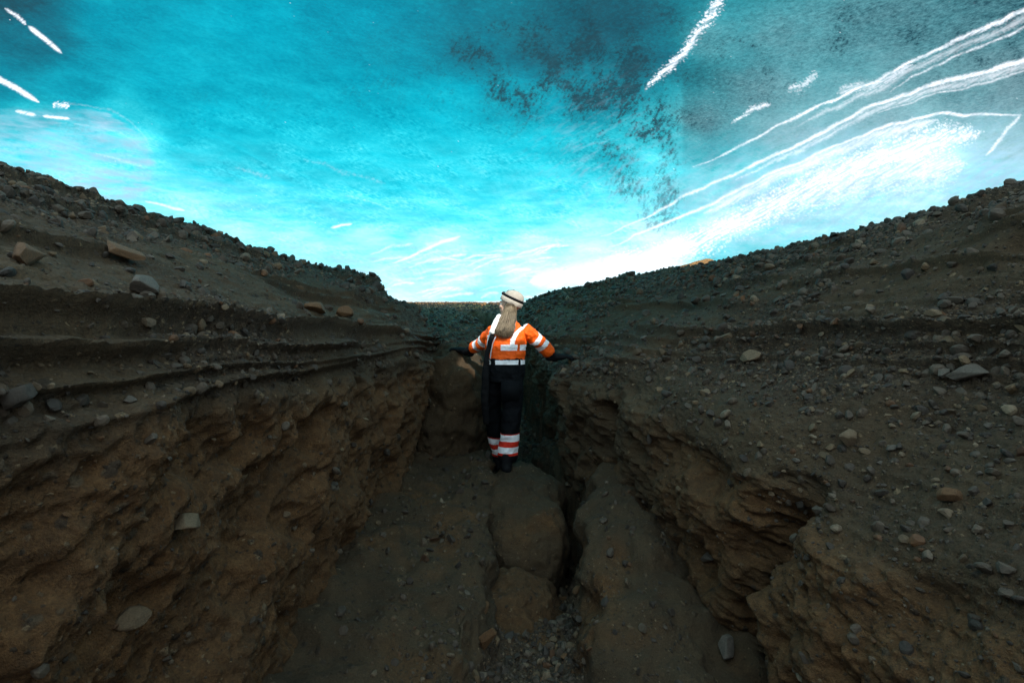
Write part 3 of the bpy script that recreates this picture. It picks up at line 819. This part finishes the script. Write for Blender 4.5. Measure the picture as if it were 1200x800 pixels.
# stones sitting on the crest lines
for grp, lab, (x0, x1) in (('stones on the left crest', 'small dark stone sitting on the left crest line', (20, 430)),
                           ('stones on the right crest', 'small dark stone sitting on the right crest line', (660, 1190))):
    for k in range(16):
        px = x0 + (x1 - x0) * (k + random.random()) / 16
        py = 150
        while py < 420 and (on_ground(px, py) is None or on_ground(px, py)[2] > 13): py += 1.5
        place_stone('stone', px, py + 1.5, random.uniform(3, 7), 'stone_dark', lab, 'stone', grp, random.uniform(.7, 1.0), sink=0.05)

def gravel(name, sheet, n, label, smin, weight, seed, cap=0.055):
    rng = np.random.default_rng(seed)
    D, N, rub, wall = SHEETS[sheet]
    R_, C_ = D.shape[:2]
    x, y, z = D[..., 0], D[..., 1], D[..., 2]
    yy = np.maximum(y, 0.3)
    inview = (y > 0.35) & (np.abs(x / yy) < 1.5) & (np.abs(z / yy) < 1.1)
    w = weight(D, rub, wall) * inview
    cdf = np.cumsum(w.ravel()); cdf /= cdf[-1]
    sel = np.searchsorted(cdf, rng.random(n))
    P = D.reshape(-1, 3)[sel]; Nn = N.reshape(-1, 3)[sel]
    dist = np.linalg.norm(P, axis=1)
    s = smin * (0.35 + dist) * rng.random(n) ** -0.55
    s = np.clip(s, 0.002, np.minimum(cap, 0.0105 * (0.5 + dist)))
    q = rng.normal(size=(n, 4)); q /= np.linalg.norm(q, axis=1, keepdims=True)
    a, b, c, d = q.T
    Rm = np.stack([1-2*(c*c+d*d), 2*(b*c-a*d), 2*(b*d+a*c), 2*(b*c+a*d), 1-2*(b*b+d*d), 2*(c*d-a*b), 2*(b*d-a*c), 2*(c*d+a*b), 1-2*(b*b+c*c)], -1).reshape(n, 3, 3)
    pal = np.array([(0.0773, 0.0561, 0.0349), (0.1127, 0.0842, 0.0542), (0.0451, 0.0332, 0.0210), (0.1932, 0.1429, 0.0856), (0.1369, 0.0893, 0.0419), (0.1208, 0.0536, 0.0166)]) * 0.95
    ci = rng.choice(6, n, p=[.32, .20, .28, .05, .10, .05])
    colr = pal[ci] * rng.uniform(.7, 1.25, (n, 1))
    lift = rng.uniform(-0.25, 0.40, n)
    big = s / dist > 0.0065
    Vs, Fs, Cs, off = [], [], [], 0
    for m, v0, f0, sm in ((~big, V1, F1, 5), (big, V2, F2, 9)):
        kinds = np.array([rock_verts(v0, rng, sm, 0.11, (1, rng.uniform(.65, .95), rng.uniform(.45, .8))) for _ in range(16)])
        k_ = int(m.sum()); kk = rng.integers(0, 16, k_)
        V = np.einsum('nij,nvj->nvi', Rm[m], kinds[kk]) * s[m][:, None, None]
        V += (P[m] + Nn[m] * (s[m] * lift[m])[:, None])[:, None, :]
        V[..., 2] += ZC
        Vs.append(V.reshape(-1, 3)); Fs.append((f0[None] + (np.arange(k_) * len(v0))[:, None, None]).reshape(-1, 3) + off)
        Cs.append(np.repeat(colr[m], len(v0), 0)); off += k_ * len(v0)
    V, Fc, col = np.concatenate(Vs), np.concatenate(Fs), np.concatenate(Cs)
    me = mesh_from(name, V.reshape(-1, 3), Fc, M['gravel'], col, smooth=False)
    o = bpy.data.objects.new(name, me); C.objects.link(o)
    return tag(o, label, 'gravel', kind='stuff')

gravel('gravel', 'left_bank', 48000, 'loose dark gravel scattered over the left bank', 0.0012,
       lambda D, rub, wall: (0.16 + rub) * (1 - 0.70 * wall), 1)
gravel('gravel', 'right_bank', 62000, 'loose grey gravel scattered over the right bank', 0.0013,
       lambda D, rub, wall: (0.25 + rub) * (1 - 0.80 * wall), 2)
gravel('gravel', 'ground', 52000, 'loose gravel scattered over the gully floor and the far ground', 0.0011,
       lambda D, rub, wall: (0.26 + rub ** 1.5) * (1 - 0.4 * wall) * (D[..., 1] < 25) * (np.abs(D[..., 0]) < 0.2 + 0.3 * np.maximum(D[..., 1], 1.5)), 3, 0.06)

# two sediment blocks in the gully
def block(name, cen, half, label, power=2.6, seed=0, tint=0.2, rough=0.05):
    v, f = ico(6)
    rng = np.random.default_rng(seed)
    n = np.sign(v) * np.abs(v) ** (2 / power)
    k = (np.abs(v) ** power).sum(1) ** (-1 / power)
    p = v * k[:, None]
    p *= np.array(half)
    q = p + np.array(cen)
    d = rough * fbm(q * 2.2 + seed, 3) + 0.35 * rough * fbm(q * 9, 4, .65) + 0.012 * fbm(q * 22, 4, .65)
    p = p + v * d[:, None]
    me = mesh_from(name, p, f, M['earth'])
    for nm, val in (('tint', np.clip(tint + 0.8 * sstep(.1, .5, fbm(q * 1.9 + 5, 3)), 0, 1)), ('sand', np.ones(len(p))), ('rub', np.full(len(p), .15))):
        a = me.attributes.new(nm, 'FLOAT', 'POINT'); a.data.foreach_set('value', val.astype(np.float32))
    o = bpy.data.objects.new(name, me); C.objects.link(o)
    o.location = (cen[0], cen[1], cen[2] + ZC)
    return tag(o, label, 'boulder'), q
_, BQ = block('boulder', (0.10, 4.10, -1.68), (0.38, 0.86, 0.45), 'large smooth rounded sandy block in the gully that the hiker stands on', 2.7, 3, 0.05, 0.14)
block('boulder', (0.02, 3.06, -1.95), (0.34, 0.46, 0.33), 'smaller rusty brown sandy block in front of the one the hiker stands on', 2.6, 5, 0.6, 0.16)
hump, _ = block('embankment', (-0.72, 5.30, -0.80), (0.46, 0.62, 0.72), None, 3.2, 9, 0.05, 0.22)
for _k in ('label', 'category'): hump.pop(_k, None)
hump['kind'] = 'structure'

def boulder_top(x, y):
    d = np.hypot(BQ[:, 0] - x, BQ[:, 1] - y)
    m = d < 0.03
    return BQ[m, 2].max() if m.any() else -1.25

# ------------------------------------------------------------------ the hiker
def pp(px, py, dy=0.0):
    Y = 4.4 + dy
    return np.array([(px - 600) / F * Y, Y, (400 - py) / F * Y])
U = 4.4 / F

def loft(bm, pts, rad, n=20, up=None, caps=True, cf=0.9):
    """closed tube through pts; rad = list of r or (ra, rb): ra along `side`, rb along the third axis"""
    pts = [Vector(p) for p in pts]
    rings = []
    m = len(pts)
    tang = []
    for i in range(m):
        t = (pts[min(i + 1, m - 1)] - pts[max(i - 1, 0)]).normalized()
        tang.append(t)
    side0 = Vector(up) if up is not None else Vector((1, 0, 0))
    P, R, T = list(pts), [r if isinstance(r, tuple) else (r, r) for r in rad], tang
    if caps:
        # rounded ends
        def cap(i, sgn):
            out = []
            for k in (0.9, 0.6, 0.25):
                a = math.acos(k) if k < 1 else 0
                out.append((P[i] + T[i] * sgn * math.sqrt(1 - k * k) * min(R[i]) * cf, (R[i][0] * k, R[i][1] * k), T[i]))
            return out
        st = cap(0, -1)[::-1]; en = cap(m - 1, 1)
        seq = st + list(zip(P, R, T)) + en
    else:
        seq = list(zip(P, R, T))
    for (p, r, t) in seq:
        s = (side0 - t * side0.dot(t))
        if s.length < 1e-3: s = Vector((0, 1, 0)) - t * t.y
        s.normalize(); w = t.cross(s).normalized()
        rings.append([bm.verts.new(p + s * (r[0] * math.cos(a)) + w * (r[1] * math.sin(a))) for a in (2 * math.pi * k / n for k in range(n))])
    for a, b in zip(rings[:-1], rings[1:]):
        for k in range(n):
            bm.faces.new((a[k], a[(k + 1) % n], b[(k + 1) % n], b[k]))
    bm.faces.new(rings[0][::-1]); bm.faces.new(rings[-1])

def ball(bm, c, r, rot=None, sub=3):
    m = Matrix.Translation(Vector(c))
    if rot is not None: m = m @ rot.to_4x4()
    m = m @ Matrix.Diagonal((*(r if isinstance(r, (tuple, list)) else (r, r, r)), 1))
    bmesh.ops.create_icosphere(bm, subdivisions=sub, radius=1.0, matrix=m)

def finish(name, bm, mats, parent=None, voxel=None, smooth=4, disp=None, matfn=None, origin=(0, 0, 0)):
    """mesh in eye-relative coordinates -> object whose origin is the hiker's base"""
    bmesh.ops.recalc_face_normals(bm, faces=bm.faces)
    me = bpy.data.meshes.new(name); bm.to_mesh(me); bm.free()
    o = bpy.data.objects.new(name, me); C.objects.link(o)
    if voxel:
        r = o.modifiers.new('r', 'REMESH'); r.mode = 'VOXEL'; r.voxel_size = voxel; r.use_smooth_shade = True
        s = o.modifiers.new('s', 'SMOOTH'); s.factor = 0.5; s.iterations = smooth
        dg = bpy.context.evaluated_depsgraph_get()
        me2 = bpy.data.meshes.new_from_object(o.evaluated_get(dg))
        o.modifiers.clear(); o.data = me2; me = me2; me.name = name
    n = len(me.vertices)
    co = np.empty(n * 3, np.float32); me.vertices.foreach_get('co', co); co = co.reshape(-1, 3)
    if disp is not None:
        no = np.empty(n * 3, np.float32); me.vertices.foreach_get('normal', no); no = no.reshape(-1, 3)
        co = co + no * disp(co)[:, None]
    for m in mats: me.materials.append(m)
    if matfn is not None:
        fc = np.empty(len(me.polygons) * 3, np.float32); me.polygons.foreach_get('center', fc); fc = fc.reshape(-1, 3)
        me.polygons.foreach_set('material_index', matfn(fc).astype(np.int32))
    co = co - np.array(origin, np.float32)
    me.vertices.foreach_set('co', co.astype(np.float32).ravel())
    me.polygons.foreach_set('use_smooth', np.ones(len(me.polygons), bool))
    me.update()
    if parent is not None: o.parent = parent
    return o

RF = np.array([-0.055, 4.34, 0]); RF[2] = boulder_top(RF[0], RF[1])
LF = np.array([-0.13, 4.66, 0]); LF[2] = boulder_top(LF[0], LF[1])
print('FEET', RF, LF)
BASE = (float(RF[0]), float(RF[1]), float(RF[2]))

# joints
neck = pp(596, 376, 0); chest = pp(594, 392); waist = pp(592, 416); pelvis = pp(591, 432)
shR, elR, wrR = pp(614, 386.5, -.01), pp(632, 401, .10), pp(649, 418, .18)
shL, elL, wrL = pp(577, 389, .03), pp(564, 403, .20), pp(547, 412, .40)
hipR, knR, anR = pp(599, 436, -.01), pp(600, 478, -.03), np.array([RF[0] + .01, RF[1] + .04, RF[2] + .12])
hipL, knL, anL = pp(582, 436, .03), pp(576, 476, .12), np.array([LF[0] + .01, LF[1] + .03, LF[2] + .12])
HC = pp(597.5, 358, 0.02)                       # head centre
fwd = Vector((-0.90, 0.42, 0.10)).normalized()   # looking to the left, away from the camera
upv = Vector((0.10, 0.02, 1)); sidev = fwd.cross(upv).normalized(); upv = sidev.cross(fwd).normalized()
HR = Matrix((fwd, -sidev, upv)).transposed()     # columns: forward, left, up
def hp(f, s, u): return Vector(HC) + fwd * f - sidev * s + upv * u

bm = bmesh.new()
ball(bm, hp(-.008, 0, .025), (.098, .076, .092), HR)
ball(bm, hp(.028, 0, -.035), (.062, .056, .075), HR)
ball(bm, hp(.062, 0, -.088), (.026, .030, .020), HR, 2)      # chin
loft(bm, [hp(.092, 0, .012), hp(.108, 0, -.018), hp(.104, 0, -.026)], [.008, .013, .012], 10)   # nose
for s in (-1, 1):
    ball(bm, hp(.068, .036 * s, -.018), (.026, .024, .022), HR, 2)   # cheek
    ball(bm, hp(.084, .030 * s, .028), (.014, .024, .009), HR, 2)    # brow
    ball(bm, hp(-.008, .078 * s, -.010), (.020, .009, .030), HR, 2)  # ear
ball(bm, hp(.090, 0, -.052), (.011, .022, .006), HR, 2)
ball(bm, hp(.088, 0, -.062), (.011, .020, .007), HR, 2)
loft(bm, [hp(-.02, 0, -.06), neck + np.array([0, 0, .02]), neck - np.array([0, 0, .05])], [.052, .056, .07])
loft(bm, [neck - np.array([0, 0, .03]), chest, waist, pelvis], [(.07, .05), (.12, .075), (.12, .075), (.14, .09)])
for sh, el, wr in ((shR, elR, wrR), (shL, elL, wrL)): loft(bm, [sh + np.array([0, .0, -.035]), el, wr], [.028, .030, .026])
for a, b_, c in ((hipR, knR, anR), (hipL, knL, anL)): loft(bm, [a, b_, c], [.08, .055, .038])
person = finish('person', bm, [M['skin']], voxel=0.006, smooth=3, origin=BASE)
person.location = (BASE[0], BASE[1], BASE[2] + ZC)
tag(person, 'long haired hiker in orange reflective jacket and dark overalls, arms spread', 'person')

def child(name, bm, mats, **k): return finish(name, bm, mats, parent=person, origin=BASE, **k)
for s in (-1, 1):
    bm = bmesh.new(); ball(bm, hp(.079, .031 * s, .004), .0125, None, 3)
    e = child('eye', bm, [M['eye']])
    bm = bmesh.new(); ball(bm, hp(.0865, .031 * s, .004), (.0055, .0055, .0055), None, 2)
    i_ = finish('iris', bm, [M['iris']], parent=e, origin=BASE)
bm = bmesh.new(); ball(bm, hp(.0945, 0, -.057), (.007, .019, .0075), HR, 3)
child('lips', bm, [M['lip']])

def cloth_folds(a, f, seed):
    return lambda co: (a * fbm(co * f + seed, 3, .5, ridged=True) + a * 0.8 * fbm(co * np.array([f * .6, f * .6, f * 1.8]) + seed + 5, 2)).astype(np.float32)

def PX(c): return 600 + F * c[:, 0] / c[:, 1], 400 - F * c[:, 2] / c[:, 1]
def seg_d(u, v, pts):
    best = np.full(u.shape, 1e9)
    for a, b_ in zip(pts[:-1], pts[1:]):
        a, b_ = np.array(a, float), np.array(b_, float); ab = b_ - a
        t = np.clip(((u - a[0]) * ab[0] + (v - a[1]) * ab[1]) / (ab @ ab), 0, 1)
        best = np.minimum(best, np.hypot(u - a[0] - t * ab[0], v - a[1] - t * ab[1]))
    return best
def axis_t(c, a, b_):
    ab = b_ - a
    t = ((c - a) @ ab) / (ab @ ab)
    d = np.linalg.norm(c - a - np.clip(t, -.2, 1.2)[:, None] * ab, axis=1)
    return t, d

# jacket: torso, collar and sleeves in one
def jacket_mats(c):
    x, z = c[:, 0], c[:, 2]
    idx = np.zeros(len(c))
    band = (z < -(403.5 - 400) * U) & (z > -(410.5 - 400) * U)
    tR, dR = axis_t(c, shR, elR); tR2, dR2 = axis_t(c, elR, wrR)
    tL, dL = axis_t(c, shL, elL); tL2, dL2 = axis_t(c, elL, wrL)
    inR = (x > (613 - 600) * U) & (np.minimum(dR, dR2) < .105) & (c[:, 2] < .12)
    inL = (x < (574 - 600) * U) & (np.minimum(dL, dL2) < .095)
    torso = ~inR & ~inL
    gap = (x > (606 - 600) * U) & (x < (609 - 600) * U)
    idx[band & torso & ((x > (587 - 600) * U) | (c[:, 1] > 4.45)) & ~gap] = 1
    # braces over the shoulders, on chest and back
    xb = np.interp(z, [-.05, 0.02, 0.08, 0.14, .18], [(600 - 600) * U, (601 - 600) * U, (605 - 600) * U, (613 - 600) * U, (618 - 600) * U])
    idx[torso & (np.abs(x - xb) < .022) & (z > -.05)] = 1
    idx[torso & (np.abs(x + .118 * 2 - xb * 0 + .0) < .0) ] = 1
    xl = np.interp(z, [-.05, 0.08, .14], [(573 - 600) * U, (575 - 600) * U, (580 - 600) * U])
    idx[torso & (np.abs(x - xl) < .018) & (z > -.05) & (c[:, 1] < 4.5)] = 1
    for inn, t1, d1, t2, d2, r in ((inR, tR, dR, tR2, dR2, 1), (inL, tL, dL, tL2, dL2, 1)):
        s = np.where(t1 < 1.0, t1, 1 + np.clip(t2, 0, 2))
        idx[inn & (s > .62) & (s < .84)] = 1
        idx[inn & (s > 1.06) & (s < 1.28)] = 1
    return idx
bm = bmesh.new()
loft(bm, [pp(592, 421), pp(592, 410), pp(593, 398), pp(594.5, 388), pp(596, 381), pp(596.5, 376)],
     [(23 * U, .125), (23.5 * U, .135), (23.5 * U, .135), (23 * U, .120), (15 * U, .10), (9 * U, .075)], 28, cf=.12)
eR = elR + (wrR - elR) * .62; eL = elL + (wrL - elL) * .50
loft(bm, [shR + np.array([-.05, 0, 0.0]), shR, elR, eR], [.066, .070, .066, .063], 20)
loft(bm, [shL + np.array([.05, 0, 0.0]), shL, elL, eL], [.058, .062, .060, .057], 20)
child('jacket', bm, [M['orange'], M['white']], voxel=.004, smooth=5, disp=cloth_folds(.009, 9, 2), matfn=jacket_mats)
# dark knitted cuffs
bm = bmesh.new()
loft(bm, [elR + (wrR - elR) * .5, wrR + (wrR - elR) * .08], [.050, .042], 18)
child('cuff', bm, [M['black']], voxel=.006, smooth=3, disp=cloth_folds(.004, 20, 4))
bm = bmesh.new()
loft(bm, [elL + (wrL - elL) * .4, wrL + (wrL - elL) * .05], [.046, .040], 18)
child('cuff', bm, [M['black']], voxel=.006, smooth=3, disp=cloth_folds(.004, 20, 4))

# overalls
def trouser_mats(c):
    x, z = c[:, 0], c[:, 2]
    px = x / U + 600
    idx = np.zeros(len(c))
    zb = -(z / U) + 400
    idx[(zb > 421.3) & (zb < 426.6) & ~((px > 576) & (px < 581)) & ~((px > 607) & (px < 609.5)) & (px > 571)] = 1
    for kn, an, ft in ((knR, anR, RF), (knL, anL, LF)):
        t, d = axis_t(c, kn, an)
        h = z - ft[2]
        oth = (d < .115)
        near = oth & (h < .44) & (h > .10)
        idx[near & (h < .372) & (h > .165)] = 2
        idx[near & (h < .360) & (h > .300)] = 1
        idx[near & (h < .245) & (h > .185)] = 1
    return idx
bm = bmesh.new()
loft(bm, [pp(592, 420.5), pp(592, 426), pp(591, 436), pp(591, 446)], [(23.5 * U, .130), (23.5 * U, .135), (24 * U, .135), (22 * U, .125)], 28, cf=.10)
loft(bm, [hipR, pp(600.5, 455, -.02), knR, (knR + anR) / 2, anR + np.array([0, 0, .03])], [(13 * U, .115), (13 * U, .110), (11.5 * U, .095), (11 * U, .09), (11.3 * U, .088)], 22)
loft(bm, [hipL, pp(578, 455, .06), knL, (knL + anL) / 2, anL + np.array([0, 0, .03])], [(12.5 * U, .110), (12 * U, .105), (10.5 * U, .09), (10.5 * U, .085), (10.5 * U, .085)], 22)
child('overalls', bm, [M['navy'], M['white'], M['red']], voxel=.0045, smooth=4, disp=cloth_folds(.010, 7, 8), matfn=trouser_mats)
# knee/thigh pocket flap
def plate(bm, c, w, h, t, rx=0.0, n=None):
    r = bmesh.ops.create_cube(bm, size=1.0, matrix=Matrix.Translation(Vector(c)) @ Matrix.Rotation(rx, 4, 'Z') @ Matrix.Diagonal((w, t, h, 1)))
    es = list({e for v in r['verts'] for e in v.link_edges})
    bmesh.ops.bevel(bm, geom=es, offset=min(w, h, t) * .3, segments=2, affect='EDGES')
bm = bmesh.new(); plate(bm, pp(598, 458, -.135) , .175, .19, .02)
child('pocket', bm, [M['navy']])
bm = bmesh.new(); plate(bm, pp(597, 468.5, -.148), .165, .010, .006)
child('pocket_seam', bm, [M['metal']]) if False else (bm.free())
# long dark strap with its zip, shoulder to thigh
bm = bmesh.new()
loft(bm, [pp(579, 388, -.10), pp(575, 398, -.125), pp(572, 410, -.135), pp(570, 422, -.14), pp(569, 440, -.135), pp(568, 470, -.10), pp(570, 495, -.04)],
     [(.020, .010), (.023, .011), (.025, .012), (.026, .014), (.034, .02), (.036, .024), (.03, .02)], 14, up=(1, 0, 0))
st_ = child('strap', bm, [M['black']], voxel=.005, smooth=3, disp=cloth_folds(.004, 12, 9))
bm = bmesh.new()
loft(bm, [pp(581, 394, -.140), pp(577.5, 402, -.152), pp(575.5, 412, -.158), pp(574.5, 420, -.160)], [(.0045, .004)] * 4, 8, up=(1, 0, 0))
finish('zip', bm, [M['metal']], parent=st_, origin=BASE)

# boots
for ft, dr in ((RF, Vector((-.10, 1, 0)).normalized()), (LF, Vector((-.45, .9, 0)).normalized())):
    f = Vector(ft)
    bm = bmesh.new()
    loft(bm, [f - dr * .06 + Vector((0, 0, .045)), f + dr * .04 + Vector((0, 0, .05)), f + dr * .13 + Vector((0, 0, .042)), f + dr * .19 + Vector((0, 0, .035))],
         [(.045, .042), (.046, .048), (.050, .038), (.040, .028)], 18, up=(1, 0, 0))
    loft(bm, [f - dr * .02 + Vector((0, 0, .05)), f + dr * .01 + Vector((0, 0, .19))], [.052, .058], 18)
    bt = child('boot', bm, [M['black']], voxel=.005, smooth=3)
    bm = bmesh.new()
    loft(bm, [f - dr * .08 + Vector((0, 0, .010)), f + dr * .04 + Vector((0, 0, .010)), f + dr * .14 + Vector((0, 0, .010)), f + dr * .20 + Vector((0, 0, .012))],
         [(.046, .014), (.046, .014), (.054, .014), (.040, .013)], 18, up=(1, 0, 0))
    finish('sole', bm, [M['rubber']], parent=bt, origin=BASE, voxel=.005, smooth=2)

# gloves with five fingers
def glove(wr, d, nrm, thumb_dir):
    d = Vector(d).normalized(); nrm = Vector(nrm); nrm = (nrm - d * nrm.dot(d)).normalized()
    s = d.cross(nrm).normalized()
    if s.dot(Vector(thumb_dir)) < 0: s = -s
    w = Vector(wr)
    bm = bmesh.new()
    loft(bm, [w - d * .05, w, w + d * .045, w + d * .10], [(.044, .042), (.042, .038), (.050, .034), (.052, .028)], 18, up=s)
    for k, (off, ln, r) in enumerate(((.038, .084, .0155), (.0125, .095, .016), (-.0125, .089, .0155), (-.038, .070, .0145))):
        b0 = w + d * .085 + s * off
        sp = (d + s * off * 2.2).normalized()
        loft(bm, [b0, b0 + sp * (.02 + ln * .35), b0 + sp * (.02 + ln * .72) - nrm * .006, b0 + sp * (.02 + ln) - nrm * (.018 + .003 * k)], [r, r, r * .95, r * .82], 10)
    tb = w + d * .025 + s * .030
    loft(bm, [tb, tb + (d * .6 + s * .8).normalized() * .045, tb + (d * .6 + s * .8).normalized() * .06 + d * .035 - nrm * .008], [.020, .018, .015], 10)
    return child('glove', bm, [M['black']], voxel=.0035, smooth=2, disp=cloth_folds(.0025, 30, 3))
def rest(p, up):
    hit = TERR.ray_cast(Vector((float(p[0]), float(p[1]), 1.5)), Vector((0, 0, -1)))[0]
    q = np.array(p, float)
    if hit is not None and hit.z < 0.6: q[2] = max(q[2], hit.z + up)
    print('REST', p, q)
    return q
tipR, tipL = rest(pp(676, 422, .20), .035), rest(pp(525, 406, .50), .035)
glove(wrR, tipR - wrR, (0, -.15, 1), (0, 1, 0))
glove(wrL, tipL - wrL, (0.1, -.1, 1), (0, 1, 0))

# beanie pulled over the crown, brim slanting down to the nape
hax = (upv * .93 - fwd * .34).normalized()
hfw = (fwd - hax * fwd.dot(hax)).normalized(); hsd = hax.cross(hfw).normalized()
hc = hp(-.008, 0, .026)
def hat_ring(bm, h, rf, rs, push=0.0, n=64, rib=0.0):
    return [bm.verts.new(hc + hax * h + hfw * ((rf + rib * math.cos(24 * t)) * math.cos(t) + push) + hsd * ((rs + rib * math.cos(24 * t)) * math.sin(t)))
            for t in (2 * math.pi * k / n for k in range(n))]
def hat_shell(levels, n=64):
    bm = bmesh.new(); R_ = [hat_ring(bm, *l, n=n) for l in levels]
    for a_, b_ in zip(R_[:-1], R_[1:]):
        for k in range(n): bm.faces.new((a_[k], a_[(k + 1) % n], b_[(k + 1) % n], b_[k]))
    bm.faces.new(R_[-1]); bm.faces.new(R_[0][::-1])
    return bm
lv = [(-.002, .104, .087, 0, .0), (.03, .107, .092, -.002, .0), (.06, .104, .092, -.005), (.085, .094, .085, -.010), (.105, .078, .072, -.014), (.120, .055, .052, -.018), (.128, .030, .028, -.020), (.130, .006, .006, -.020)]
bn = child('beanie', hat_shell([l if len(l) == 4 else l[:4] for l in lv]), [M['wool']],
           disp=lambda co: (.0022 * fbm(co * 30, 2)).astype(np.float32))
# folded brim ring + headlamp strap
br = finish('brim', hat_shell([(-.006, .108, .091, 0), (-.008, .113, .096, 0), (.0, .1155, .0985, 0), (.018, .1165, .0995, 0), (.034, .115, .099, 0), (.038, .110, .094, 0)]), [M['wool']], parent=bn, origin=BASE,
            disp=lambda co: (.0016 * np.sin((co @ np.array([hfw.x - hsd.x, hfw.y - hsd.y, hfw.z])) * 300)).astype(np.float32))
hl = child('headlamp', hat_shell([(.040, .106, .092, -.003), (.041, .1115, .0975, -.003), (.062, .1105, .097, -.005), (.063, .103, .090, -.005)]), [M['black']])
bm = bmesh.new()
ball(bm, hc + hax * .052 + hfw * .112, (.020, .034, .020), HR, 3)
finish('lamp_housing', bm, [M['rubber']], parent=hl, origin=BASE)
bm = bmesh.new(); ball(bm, hc + hax * .052 + hfw * .130, (.006, .018, .013), HR, 3)
finish('lens', bm, [M['metal']], parent=hl, origin=BASE)
bm = bmesh.new()
loft(bm, [hc + hax * .062 + hfw * .104, hc + hax * .098 + hfw * .082, hc + hax * .125 + hfw * .03, hc + hax * .128 - hfw * .03], [(.009, .003)] * 4, 8, up=sidev)
finish('top_band', bm, [M['black']], parent=hl, origin=BASE)

# hair: a soft core and many strands
rr = np.random.default_rng(4)
def strands(n, spread, mat, name, x0, x1, seed, parent, lift=0.0):
    rr = np.random.default_rng(seed)
    bm = bmesh.new()
    for k in range(n):
        t = (k + rr.random()) / n
        px0 = x0 + (x1 - x0) * t
        top = pp(px0, 360 + rr.uniform(-2, 3), -.065 - .03 * math.sin(math.pi * t) + lift)
        e = (t - .5)
        mid = pp(595 + e * 18 + rr.normal() * .8, 375 + rr.uniform(-1, 1), -.10 - .03 * math.sin(math.pi * t) + rr.uniform(-.01, .01) + lift)
        m2 = pp(591.5 + e * 20 + rr.normal() * 1.2, 386, -.135 - .02 * math.sin(math.pi * t) + rr.uniform(-.012, .012) + lift)
        bot = pp(591 + e * 19 + rr.normal() * 1.5, 396 + rr.uniform(-7, 1.5) - 10 * abs(e) ** 2, -.15 - .015 * math.sin(math.pi * t) + rr.uniform(-.01, .01) + lift)
        r = rr.uniform(.0012, .0026)
        loft(bm, [top, mid, m2, bot], [r * .8, r, r * .9, r * .2], 5, caps=False)
    return bm
bm = bmesh.new()
loft(bm, [pp(599, 358, -.03), pp(597, 368, -.045), pp(592, 380, -.085), pp(591, 391, -.12)], [(7.5 * U, .06), (8.5 * U, .05), (9.5 * U, .035), (8 * U, .02)], 18, up=(1, 0, 0))
hair = child('hair', bm, [M['hair']], voxel=.005, smooth=4, disp=cloth_folds(.003, 26, 5))
finish('hair_strands', strands(620, 1, None, '', 592.5, 605.5, 4, None), [M['hair']], parent=hair, origin=BASE)
finish('light_strands', strands(170, 1, None, '', 592, 604, 9, None, -.006), [M['hair_light']], parent=hair, origin=BASE)
# fluffy white roll standing in for breath and frosted hair on the left side
bm = bmesh.new()
loft(bm, [pp(585, 371, -.02), pp(582.5, 377, -.06), pp(579.5, 383, -.10), pp(577, 389, -.12)], [.026, .034, .034, .028], 14)
child('breath_roll', bm, [M['breath_white']], voxel=.004, smooth=2, disp=lambda co: (.010 * fbm(co * 38, 3, .7)).astype(np.float32))

# ------------------------------------------------------------------ world, sun, camera
SUN_EL, SUN_AZ = 42.0, 160.0      # azimuth clockwise from +Y: behind the photographer
az, el = math.radians(SUN_AZ), math.radians(SUN_EL)
sd = Vector((math.sin(az) * math.cos(el), math.cos(az) * math.cos(el), math.sin(el)))
W = bpy.data.worlds.new('World'); bpy.context.scene.world = W
W.use_nodes = True
nt = W.node_tree; nt.nodes.clear()
sky = nt.nodes.new('ShaderNodeTexSky'); sky.sky_type = 'NISHITA'; sky.sun_disc = False
sky.sun_elevation = el; sky.sun_rotation = az
bg = nt.nodes.new('ShaderNodeBackground'); bg.inputs[1].default_value = 0.12
wo = nt.nodes.new('ShaderNodeOutputWorld')
nt.links.new(sky.outputs[0], bg.inputs[0]); nt.links.new(bg.outputs[0], wo.inputs[0])
L = bpy.data.lights.new('sun', 'SUN'); L.energy = 4.5; L.angle = math.radians(0.53); L.color = (1.0, 0.95, 0.88)
lo_ = bpy.data.objects.new('sun', L); C.objects.link(lo_); lo_.location = (0, 0, 30)
lo_.rotation_euler = sd.to_track_quat('Z', 'Y').to_euler()

cam = bpy.data.cameras.new('camera'); cam.sensor_width = 36; cam.lens = 16.0
cam.clip_start = 0.05; cam.clip_end = 2000
co_ = bpy.data.objects.new('camera', cam); C.objects.link(co_)
co_.location = (0, 0, ZC); co_.rotation_euler = (math.radians(90), 0, 0)
sc = bpy.context.scene
sc.camera = co_
sc.view_settings.view_transform = 'Standard'; sc.view_settings.look = 'None'
sc.view_settings.exposure = 0.38; sc.view_settings.gamma = 1
sc.view_settings.use_curve_mapping = False
sc.render.engine = 'CYCLES'
sc.cycles.use_denoising = True
sc.cycles.max_bounces = 6; sc.cycles.diffuse_bounces = 4; sc.cycles.glossy_bounces = 2; sc.cycles.transmission_bounces = 3
sc.cycles.sample_clamp_indirect = 8
